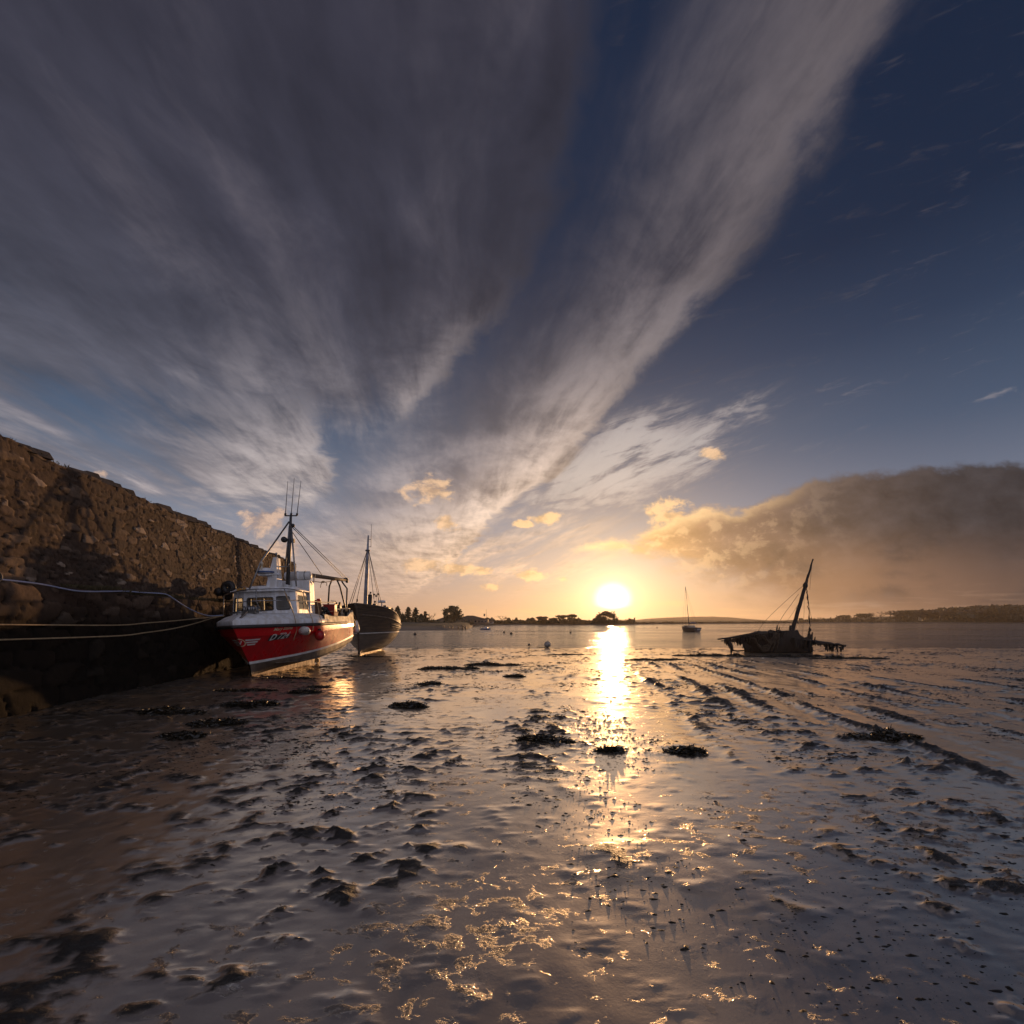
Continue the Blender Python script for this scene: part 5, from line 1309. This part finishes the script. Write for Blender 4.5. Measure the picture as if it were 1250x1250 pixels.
wb = empty('mooring_buoy', at(668, 790.3, 43.0), (R(6), R(4), 0), 'big round pale mooring buoy resting at the water\'s edge, mid-picture', 'mooring buoy')
a = MB(); a.ball((0, 0, .28), .31, 14, 1.0); a.build('float', pm('grubby white float', (.42, .36, .30), (.20, .16, .12), 4, .5), wb)
a = MB(); a.torus((0, 0, .62), .06, .016, 'X', 16, 6); a.build('lifting_eye', M_DARKSTEEL, wb)
a = MB(); a.tube(smooth([Vector((-.12, -.1, .02)), Vector((-.5, -.4, .0)), Vector((-1.0, -.3, .02))], 4), .03, 6); a.build('mooring_chain', M_BLACKSTEEL, wb)
for (px, py, r_, lab) in ((506.5, 775.2, .16, 'small dark buoy afloat just right of the black trawler\'s stern'), (615.4, 772.5, .13, 'small dark buoy afloat right of the motor boat, left one of a pair'), (624.2, 774.2, .15, 'small dark buoy of a pair on mid-water, right of its twin'), (696.5, 772.8, .12, 'small dark buoy alone on the water left of the sun\'s glitter'), (757.0, 767.0, .15, 'small dark buoy on the far water beside the sun\'s glitter'), (802, 766.6, .14, 'small dark buoy afloat left of the sailing boat'), (645.8, 789.0, .075, 'small dark buoy lying in the shallows left of the pale mooring buoy')):
    D = (EYE - WATER) * F / (py - HOR)
    o = empty('buoy', at(px, py, D) + Vector((0, 0, .10)), (0, 0, 0), lab, 'buoy', 'small dark mooring buoys')
    a = MB(); a.ball((0, 0, .05), r_ * 1.7, 10, .95); a.build('float', M_BLACKSTEEL, o)
    a = MB(); a.torus((0, 0, r_ * 1.7 + .07), .05, .014, 'X', 12, 5); a.build('eye', M_BLACKSTEEL, o)

# jetty on the far left beach
jt = empty('jetty', at(555, 768, 130), (0, 0, 0), 'dark wooden jetty on posts running from the far beach towards the water', 'jetty')
bpy.context.view_layer.update(); ji = jt.matrix_world.inverted()
def jl(px, py, D): return ji @ at(px, py, D)
a = MB(); q = [jl(532, 763.4, 134), jl(545, 763.6, 133), jl(559, 764.0, 131.5), jl(566.5, 764.3, 131)]
a.grid([[p + Vector((0, -.7, 0)) for p in q], [p + Vector((0, .7, 0)) for p in q]], False); a.grid([[p + Vector((0, -.7, -.14)) for p in q], [p + Vector((0, .7, -.14)) for p in q]], False, flip=True); a.grid([[p + Vector((0, -.7, 0)) for p in q], [p + Vector((0, -.7, -.14)) for p in q]], False, flip=True)
a.build('jetty_deck', M_WOOD, jt)
for (px, t_, b_) in ((541.5, 763, 766.5), (547.5, 763.4, 767.2), (552, 763.5, 767.8), (559.5, 763.8, 768.4), (564.5, 763.4, 768.8), (568.5, 764.5, 769)):
    D = 131.5; a = MB(); a.tube([jl(px, t_, D), jl(px, b_ + .8, D)], [.16, .18], 7); a.build('post', M_BLACKSTEEL, jt)
a = MB(); a.tube([jl(563, 763.2, 131), jl(569, 767.5, 131)], .10, 6); a.build('brace', M_BLACKSTEEL, jt)

# ================================================================== the far shore : buildings, trees, hedges
M_ROOF = pm('dark slate roof', (.035, .028, .024), (.055, .044, .036), .6, .7)
M_WALLD = pm('grey rendered wall', (.14, .115, .095), (.095, .078, .062), .5, .8)
M_WALLP = pm('pale rendered wall', (.42, .36, .30), (.34, .29, .24), .5, .8)
def hip_house(name, px0, px1, py_base, py_eave, py_top, D, depth, label, cat='house', grp=None, wall=M_WALLP, hip0=.5, hip1=.5, chim=(), wins=0):
    b0 = at(px0, py_base, D); b1 = at(px1, py_base, D); c = (b0 + b1) / 2; L = b1.x - b0.x
    ground = 1.0
    o = empty(name, (c.x, D + depth / 2, ground - .4), (0, 0, 0), label, cat, grp)
    ze = at(0, py_eave, D).z - o.location.z; zt = at(0, py_top, D).z - o.location.z
    a = MB(); a.box((0, 0, ze / 2), (L - .5, depth - .5, ze)); a.build('wall', wall, o)
    hx = L / 2; hy = depth / 2; h0, h1 = hip0 * depth, hip1 * depth
    a = MB(); a.v = [(-hx, -hy, ze), (hx, -hy, ze), (hx, hy, ze), (-hx, hy, ze), (-hx + h0, 0, zt), (hx - h1, 0, zt)]
    for f in ((0, 1, 5, 4), (1, 2, 5), (2, 3, 4, 5), (3, 0, 4), (3, 2, 1, 0)): a.face(f)
    rf_ = a.build('roof', M_ROOF, o)
    for cx in chim: a = MB(); a.box((cx * L, .0, zt + .25), (.8, .6, 1.3)); a.build('chimney', M_WALLD, rf_)
    for i in range(wins):
        a = MB(); x = (-.5 + (i + .5) / wins) * (L - 1.2); a.box((x, -hy + .24, ze * .55), (min(1.2, L / wins * .5), .04, ze * .38)); a.build('window', M_GLASS, o)
    return o
hip_house('long_building', 557, 596, 764, 756.2, 751.2, 235, 11, 'long low building with a big dark slate roof behind the round pine', 'building', None, M_WALLD, .45, .75, (.36,), 9)
hip_house('barn', 530, 556, 764, 757.2, 752.6, 240, 9, 'dark barn with a sloping roof left of the round pine', 'barn', None, M_WALLD, .6, .3, (), 3)
for (x0, x1, e, t_, D, lab) in ((590, 603, 758.8, 755.4, 262, 'small low cottage at the right end of the long dark building'), (609, 618, 760, 758.2, 300, 'small pale cottage below the bare domed tree on the far shore'), (647, 660, 759.8, 758, 305, 'small pale cottage left of the flat-topped pines'), (630, 637, 760, 758.6, 310, 'tiny pale cottage among hedges between the bare tree and the pines')):
    hip_house('cottage', x0, x1, 763, e, t_, D, 5, lab, 'cottage', 'cottages on the far shore', M_WALLP, .4, .4, (.3,), 2)
for (x0, x1, e, t_, D, lab) in ((985, 992, 757.8, 756.4, 600, 'left of three pale houses on the shore beyond the wreck'), (1008, 1016, 757.4, 755.8, 610, 'middle one of three pale houses on the shore beyond the wreck'), (1030, 1040, 757.2, 755.4, 610, 'right of three pale houses on the shore beyond the wreck')):
    hip_house('house', x0, x1, 759.5, e, t_, D, 6, lab, 'house', 'pale houses on the right-hand shore', M_WALLP, .4, .4, (.3,), 2)
fp = empty('flagpole', at(593.7, 764, 245), (0, 0, 0), 'thin bare pole standing at the right end of the long dark roof', 'pole')
a = MB(); a.tube([(0, 0, 0), (0, 0, 8.6)], [.10, .05], 6); a.build('pole', M_DARKSTEEL, fp)
a = MB(); a.ball((0, 0, 8.65), .12, 6); a.build('finial', M_DARKSTEEL, fp)

M_FOL = leaf_mat('dark evergreen foliage', (.022, .026, .012), (.055, .055, .024), .3)
M_FOL2 = leaf_mat('brown green foliage', (.040, .034, .015), (.085, .066, .028), .3)
M_BARK = pm('dark bark', (.055, .040, .028), (.085, .062, .044), 1.5, .85)
M_TWIG = pm('bare twigs', (.075, .052, .036), (.11, .078, .054), .6, .85)
def leaf_quads(P, size, rs_, flat=.0, elong=1.6):
    n = len(P); a = rs_.randn(n, 3); a[:, 2] *= (1 - flat); a /= np.linalg.norm(a, axis=1, keepdims=True) + 1e-9
    b_ = rs_.randn(n, 3); b_ -= a * (a * b_).sum(1, keepdims=True); b_ /= np.linalg.norm(b_, axis=1, keepdims=True) + 1e-9
    s = size * rs_.uniform(.6, 1.4, (n, 1)); a = a * s * elong; b_ = b_ * s
    V = np.stack([P - a * .5, P + b_ * .5, P + a * .5, P - b_ * .5], 1).reshape(-1, 3)
    return V, np.arange(4 * n).reshape(n, 4)
def tree(kind, px, py_top, D, wpx, label, grp, seed, mat_=None, base=None, name=None):
    rs_ = np.random.RandomState(seed); rd = random.Random(seed)
    z0 = .6 if base is None else base; H = at(0, py_top, D).z - z0; Wd = wpx / F * D / 2
    names = {'conifer': 'conifer', 'round': 'pine_tree', 'umbrella': 'umbrella_pine', 'bare': 'bare_tree', 'bush': 'tree', 'copse': 'tree'}
    cats = {'conifer': 'conifer', 'round': 'pine tree', 'umbrella': 'pine tree', 'bare': 'bare tree', 'bush': 'tree', 'copse': 'tree'}
    o = empty(name or names[kind], (at(px, 760, D).x, D, z0 - .1), (0, 0, 0), label, cats[kind], grp)
    tr = MB()
    if kind == 'bare':
        br = MB()
        def grow(p, d_, ln, r_, lev):
            q = p + d_ * ln; mid = p.lerp(q, .5) + Vector((rd.uniform(-1, 1), rd.uniform(-1, 1), 0)) * ln * .05
            (tr if lev == 0 else br).tube([p, mid, q], [r_, r_ * .85, r_ * .7], 6 if lev < 2 else 3, cap=False)
            if lev >= 5: return
            for k_ in range(3 if lev < 3 else 3):
                nd = (d_ + Vector((rd.uniform(-1, 1), rd.uniform(-1, 1), rd.uniform(-.25, .55))) * (.75 if lev else .9)).normalized()
                nd.x *= 1.15; grow(q if k_ < 2 else p.lerp(q, .65), nd.normalized(), ln * rd.uniform(.62, .82), r_ * .62, lev + 1)
        grow(Vector((0, 0, 0)), Vector((0, 0, 1)), H * .26, max(.12, H * .022), 0)
        zs = [v[2] for v in br.v]; xs = [abs(v[0]) for v in br.v]; kz = H / max(zs); kx = Wd / max(xs)
        br.v = [(v[0] * kx, v[1] * kx, v[2] * kz) for v in br.v]; tr.v = [(v[0] * kx, v[1] * kx, v[2] * kz) for v in tr.v]
        br.build('crown', M_TWIG, o); tr.build('trunk', M_BARK, o); return o
    P = []; size = .5
    if kind == 'conifer':
        tr.tube([(0, 0, 0), (.1, 0, H * .5), (0, 0, H * .97)], [H * .022, H * .015, .03], 6)
        n = int(11 + H); lean = rs_.uniform(-.04, .04)
        for i in range(n):
            f = (i + .5) / n; z = H * (.10 + .88 * f); rad = Wd * 1.35 * (1 - f) ** .75 * rs_.uniform(.6, 1.15) + .16
            for k_ in range(rs_.randint(4, 7)):
                if rs_.rand() < .14: continue
                a = rs_.uniform(0, 6.28); r1 = rad * rs_.uniform(.6, 1.1); m_ = int(22 + 22 * (1 - f)); t = rs_.rand(m_) ** .7
                P.append(np.stack([np.cos(a) * r1 * t + lean * z, np.sin(a) * r1 * t, z - .22 * r1 * t + .12 * r1 * t * t * 3 * rs_.uniform(-.4, 1)], 1) + rs_.randn(m_, 3) * (.10 + .12 * r1 * (1 - t[:, None])) * [1, 1, .6])
        size = .36
    elif kind == 'umbrella':
        tr.tube([(0, 0, 0), (.2, 0, H * .35), (-.1, 0, H * .8)], [H * .04, H * .03, .1], 7)
        for k_ in range(26):
            a = rs_.uniform(0, 6.28); r1 = Wd * .82 * rs_.rand() ** .5; c = np.array([np.cos(a) * r1, np.sin(a) * r1, H * (.80 + .16 * rs_.rand()) - H * .10 * (r1 / Wd) ** 2])
            tr.tube([(0, 0, H * rs_.uniform(.45, .7)), (c[0] * .6, c[1] * .6, c[2] - .5), tuple(c)], [.12, .08, .04], 4, cap=False)
            P.append(c + rs_.randn(60, 3) * [Wd * .16, Wd * .16, H * .035])
        for k_ in range(7):
            a = rs_.uniform(0, 6.28); c = np.array([np.cos(a) * Wd * .5, np.sin(a) * Wd * .5, H * rs_.uniform(.42, .66)]); P.append(c + rs_.randn(40, 3) * [Wd * .15, Wd * .15, H * .04])
        size = .42
    else:
        tr.tube([(0, 0, 0), (.1, 0, H * .3), (0, 0, H * .7)], [H * .035, H * .026, .08], 7)
        nb = {'round': 46, 'bush': 52, 'copse': 30}[kind]; low = {'round': .16, 'bush': .06, 'copse': .05}[kind]
        for k_ in range(nb):
            f = rs_.rand() ** .85; z = H * (low + (.96 - low) * f); u_ = (f - .34) / (.66 if f > .34 else .5)
            rr = Wd * max(0, 1 - abs(u_) ** 2.0) ** .55 * (.92 if kind != 'round' else .95); a = rs_.uniform(0, 6.28); r1 = rr * rs_.rand() ** .4
            c = np.array([np.cos(a) * r1, np.sin(a) * r1, z])
            tr.tube([(0, 0, z * .55), tuple(c * [.6, .6, .9]), tuple(c)], [.10, .07, .03], 4, cap=False)
            P.append(c + rs_.randn(70, 3) * [Wd * .13, Wd * .13, H * .045])
            if rs_.rand() < .5:      # a spray that breaks the outline
                d_ = c / (np.linalg.norm(c) + 1e-6); m_ = 24; t = rs_.rand(m_, 1); P.append(c + d_ * t * Wd * .32 + rs_.randn(m_, 3) * .12)
        size = .44
    P = np.concatenate(P); P[:, 2] = np.clip(P[:, 2], .15, H)
    V, Q = leaf_quads(P, size * (D / 230) ** .5, rs_)
    tr.build('trunk', M_BARK, o)
    np_mesh('crown', V, Q, mat_ or M_FOL, False, None, o)
    return o
G1 = 'conifers at the left end of the far shore'
for i, (px, t_, w, D, lab) in enumerate(((478, 741.0, 20, 195, 'ragged conifer nearest the black trawler\'s stern'), (485.5, 739.0, 17, 200, 'tallest ragged conifer just right of the black trawler'), (498.5, 740.3, 15, 198, 'slim pointed conifer, third from the black trawler'), (507.5, 741.0, 17, 196, 'leaning pointed conifer, fourth from the black trawler'), (514.5, 749, 14, 192, 'short bushy conifer left of the sparse one on the far shore'), (519.5, 745.8, 11, 200, 'sparse thin conifer left of the bare tree by the barn'), (492, 749, 16, 192, 'low conifer filling the gap between two tall ones by the trawler'))):
    tree('conifer', px, t_, D, w, lab, G1, 100 + i)
tree('bare', 527.5, 747.2, 205, 13, 'small bare tree just left of the dark barn', 'bare trees on the far shore', 201, base=.8)
tree('round', 552.5, 739.6, 212, 23, 'big dense round pine standing in front of the dark roofs', None, 301)
tree('bare', 612, 751.2, 285, 18, 'domed bare tree right of the flagpole', 'bare trees on the far shore', 202, base=.5)
tree('bare', 651.5, 755.2, 290, 8, 'small bare tree left of the flat-topped pines', 'bare trees on the far shore', 203, base=.5)
tree('bare', 760.5, 755.2, 300, 14, 'low bare tree just right of the great round tree under the sun', 'bare trees on the far shore', 204, base=.5)
G2 = 'flat-topped pines on the far shore'
for i, (px, t_, w, lab) in enumerate(((662, 752.6, 16, 'broad flat-topped pine, leftmost of the four on the far shore'), (675.5, 754.4, 12, 'shortest flat-topped pine, second of the four on the far shore'), (687, 750.6, 15, 'flat-topped pine with a clear bare trunk, third of the four'), (697.5, 749.8, 13, 'tallest flat-topped pine, the one nearest the sun'))):
    tree('umbrella', px, t_, 288, w, lab, G2, 400 + i, base=.3)
tree('copse', 701, 755.0, 292, 16, 'bushy tree at the foot of the tallest flat-topped pine', 'rounded trees on the far shore', 420)
tree('copse', 664.5, 756.0, 292, 15, 'bushy tree below the leftmost flat-topped pine', 'rounded trees on the far shore', 421)
tree('copse', 712, 757.0, 292, 16, 'low rounded tree between the pines and the great round tree', 'rounded trees on the far shore', 422)
tree('copse', 620, 757.0, 288, 9, 'low dark rounded tree right of the domed bare tree', 'rounded trees on the far shore', 423)
tree('bush', 739.5, 746.2, 292, 25, 'great round tree standing directly under the setting sun', None, 302, M_FOL2)
G3 = 'trees in the row on the right-hand shore'
rd = random.Random(12)
src = []
for i, px in enumerate(np.linspace(985, 1225, 30)):
    px = px + rd.uniform(-3, 3); D = shore_D(px) + rd.uniform(25, 70)
    top = interp(px, [(980, 757), (1000, 753.6), (1040, 751.2), (1060, 747.5), (1100, 744), (1160, 743), (1230, 741)]) + rd.uniform(-1.0, 1.8)
    kind = 'bare' if rd.random() < .5 else 'copse'
    if len(src) < 8:
        o = tree(kind, px, top, D, rd.uniform(12, 20), 'brown tree in the dense row along the right-hand far shore', G3, 500 + i, M_FOL2, base=1.0, name='shore_tree'); src.append((o, at(0, top, D).z)); o['category'] = 'tree'
    else:
        s_, h_ = src[rd.randrange(8)]; o = copy_tree(s_); k_ = (at(0, top, D).z - 1.0) / (h_ - 1.0)
        o.location = (at(px, 760, D).x, D, .9); o.scale = (k_ * rd.uniform(.9, 1.2), k_, k_); o.rotation_euler = (0, 0, rd.uniform(0, 6.28))
# hedges and scrub along the shore : an uncountable band
def hedge(name, spans, label):
    P = []; rs_ = np.random.RandomState(31)
    for (x0, x1, dD, h0, h1, n) in spans:
        px = rs_.uniform(x0, x1, n); D = np.interp(px, [p[0] for p in NEAR_SHORE], [p[1] for p in NEAR_SHORE]) + dD + rs_.uniform(-6, 10, n)
        hh = h0 + (h1 - h0) * sst(fbm(px / 7.0, px * 0 + .3, 4, 61), -.35, .5)
        z = .2 + rs_.rand(n) ** .8 * hh
        P.append(np.stack([(px - 625) / F * D, D, z], 1))
    P = np.concatenate(P); sc = (P[:, 1] / 260)
    V, Q = leaf_quads(P, .75, rs_); 
    o = np_mesh(name, V, Q, M_FOL2, False); tag(o, label, 'hedge', kind='stuff')
hedge('shore_hedge', [(440, 575, 62, 1.0, 2.6, 4200), (575, 775, 14, 1.4, 3.8, 9000), (770, 980, 14, .3, 1.1, 9000), (975, 1300, 24, 2.0, 6.0, 11000)], 'dark scrub and hedges along the whole far shore')

# ================================================================== seaweed on the mud
M_WEED = leaf_mat('wet black seaweed', (.010, .008, .004), (.030, .022, .010), 4.0, .34)
def ground_z(x, y):
    X_, Y_ = np.asarray(x, float), np.asarray(y, float)
    return gz(Y_) + mud_height(X_, Y_)
def weed_heap(px, py, wpx, hgt, depth, label, seed, grp='heaps of dark seaweed on the mud', n=None):
    rs_ = np.random.RandomState(seed)
    D = EYE * F / (py - HOR)
    for _ in range(6): D = (EYE - float(gz(D))) * F / (py - HOR)
    c = at(px, py, D); L = wpx / F * D / 2
    o = empty('seaweed_heap', (c.x, D, float(ground_z(c.x, D))), (0, 0, 0), label, 'seaweed', grp)
    nu, nv = max(14, int(L / .06)), 12; rows = []
    nu = min(nu, 90)
    ph = rs_.uniform(0, 50)
    for i in range(nu + 1):
        u_ = i / nu * 2 - 1; r = []
        wdt = depth * max(0.02, 1 - abs(u_) ** 2.2) ** .6 * (.75 + .8 * float(fbm(np.array(u_ * L / .5 + ph), np.array(.1), 3, seed)))
        for j in range(nv + 1):
            v_ = j / nv * 2 - 1
            x = u_ * L; y = v_ * max(.04, wdt) + (.5 * depth + .12 * min(L, 4)) * float(fbm(np.array(u_ * L / 1.6 + ph), np.array(3.3), 3, seed + 3))
            e = max(0, 1 - abs(v_) ** 2) * max(0, 1 - abs(u_) ** 4)
            hh = hgt * e * (.25 + 1.6 * max(0, .45 + 1.1 * float(fbm(np.array(u_ * L / .8 + ph), np.array(8.1), 2, seed + 6)))) * (.55 + 1.3 * abs(float(fbm(np.array(x / .22 + ph), np.array(y / .16), 3, seed + 1))) + .5 * float(fbm(np.array(x / .9 + ph), np.array(y / .7), 2, seed + 2)))
            r.append((x, y, float(ground_z(c.x + x, D + y)) - o.location.z - .02 + max(0, hh)))
        rows.append(r)
    a = MB(); a.grid(rows, True, flip=True); a.build('weed_mound', M_WEED, o)
    A = np.array(rows).reshape(-1, 3)
    n = n or int(min(5200, 700 + 2600 * L * depth)); idx = rs_.randint(0, len(A), n)
    P = A[idx] + rs_.randn(n, 3) * [.05, .05, .012] + [0, 0, .02]
    V, Q = leaf_quads(P, .024, rs_, flat=.75, elong=4.5)
    f = np_mesh('fronds', V, Q, M_WEED, False, None, o); f['kind'] = 'stuff'
    return o
weed_heap(548, 816.5, 72, .10, .55, 'left half of a long low seaweed strip on the mud right of the trawler', 1)
weed_heap(602, 812.5, 66, .10, .50, 'right half of the long low seaweed strip on the open mud', 2)
weed_heap(497.5, 862.5, 40, .07, .34, 'single oval seaweed patch alone on the bright mud below the trawler', 3)
weed_heap(389, 839.5, 24, .06, .24, 'seaweed clump just below the red boat\'s keel', 4)
weed_heap(371, 846, 34, .06, .26, 'flat seaweed clump below and left of the one under the red keel', 5)
weed_heap(300, 843.5, 66, .05, .30, 'thin seaweed strip along the shadow in front of the red bow', 6)
weed_heap(212, 869, 76, .07, .34, 'seaweed clump nearest the wall foot at the left', 7)
weed_heap(262, 884, 60, .07, .34, 'largest seaweed clump of those left of the oval patch', 8)
weed_heap(292, 862, 44, .05, .22, 'seaweed clump between the red bow and the largest left clump', 9)
weed_heap(322, 861, 30, .05, .2, 'small seaweed clump right of its neighbour below the red bow', 10)
weed_heap(222, 899, 44, .06, .22, 'seaweed clump low on the left below the largest left clump', 11)
weed_heap(524, 836, 26, .06, .34, 'small seaweed heap between the long strip and the oval patch', 12)
weed_heap(628, 826, 22, .05, .3, 'small seaweed heap below the right end of the long strip', 13)
weed_heap(868, 800.5, 90, .12, .60, 'long seaweed bank running left from the wreck', 14)
weed_heap(955, 801.5, 110, .14, .75, 'long seaweed bank along the foot of the wreck', 15)
weed_heap(1035, 804, 90, .09, .6, 'seaweed bank running right from the wreck\'s end', 16)
weed_heap(800, 805.5, 70, .05, .5, 'thin seaweed strip right of the sun\'s glitter, left of the wreck\'s bank', 17)
weed_heap(690, 799.5, 44, .04, .4, 'thin seaweed strip below the pale mooring buoy', 18)
weed_heap(665, 905, 60, .035, .22, 'rough seaweed patch in the near mud, left of the glitter', 19)
weed_heap(838, 918, 36, .03, .2, 'seaweed clump in the near mud right of the glitter', 20)
weed_heap(745, 917, 22, .03, .14, 'small seaweed clump in the near mud under the glitter', 21)
weed_heap(352, 829, 60, .04, .22, 'low dark weed heaped against the red boat\'s keel', 27)
weed_heap(452, 802, 44, .06, .3, 'low dark weed heaped against the black trawler\'s keel', 28)
weed_heap(1080, 900, 80, .06, .25, 'seaweed patch on the right-hand mud below the wreck', 26)

# scattered scraps of weed and small stones : uncountable
def scraps():
    rs_ = np.random.RandomState(77); V, Q = [], []
    N_ = 200000
    D = 2.2 * (42 / 2.2) ** (rs_.rand(N_) ** .8); t = rs_.uniform(-1.3, 1.3, N_); X = t * (D + 1.5)
    dn = fbm(X / 2.6, D / 4.5, 3, 44) + .6 * fbm(X / .7, D / .9, 3, 45)
    keep = dn > .02 + .34 * rs_.rand(N_)
    keep &= rs_.rand(N_) < .25 + .75 * sst(D, 3, 9)
    keep &= X > (WX0 + WM * D + .2)
    X, D = X[keep], D[keep]; Z = ground_z(X, D)
    n = len(X); r_ = .012 + .05 * rs_.rand(n) ** 4 + .010 * rs_.rand(n); r_ *= (.26 + .036 * D)
    ang = rs_.uniform(0, 6.28, n); el = rs_.uniform(.5, 1.4, n); hz = rs_.uniform(.10, .45, n)
    base = np.arange(n) * 7
    K = 6
    allv = np.zeros((n, 7, 3))
    for k_ in range(6):
        a = ang + k_ * 1.047; rr = r_ * rs_.uniform(.5, 1.3, n)
        allv[:, k_, 0] = X + np.cos(a) * rr * el * 2.2; allv[:, k_, 1] = D + np.sin(a) * rr; allv[:, k_, 2] = Z - .006
    allv[:, 6, 0] = X + rs_.randn(n) * r_ * .3; allv[:, 6, 1] = D + rs_.randn(n) * r_ * .3; allv[:, 6, 2] = Z + r_ * hz
    T = np.concatenate([np.stack([base + k_, base + (k_ + 1) % 6, base + 6], 1) for k_ in range(6)])
    o = np_mesh('weed_scraps', allv.reshape(-1, 3), T, M_WEED, True); tag(o, 'scattered dark scraps of weed and pebbles all over the wet mud', 'seaweed', kind='stuff')
scraps()

# ------------------------------------------------------------------ evening air
hz = MB(); hz.box((0, 1180, 14.0), (6400, 2500, 34.0))
m = bpy.data.materials.new('evening haze'); m.use_nodes = True; nt = m.node_tree; nt.nodes.clear()
pv = nt.nodes.new('ShaderNodeVolumePrincipled'); pv.inputs['Color'].default_value = (.95, .86, .76, 1); pv.inputs['Density'].default_value = .00014; pv.inputs['Anisotropy'].default_value = .6
oo = nt.nodes.new('ShaderNodeOutputMaterial'); nt.links.new(pv.outputs[0], oo.inputs['Volume'])
tag(hz.build('haze', m), 'thin warm evening haze over the whole estuary', 'haze', kind='stuff')
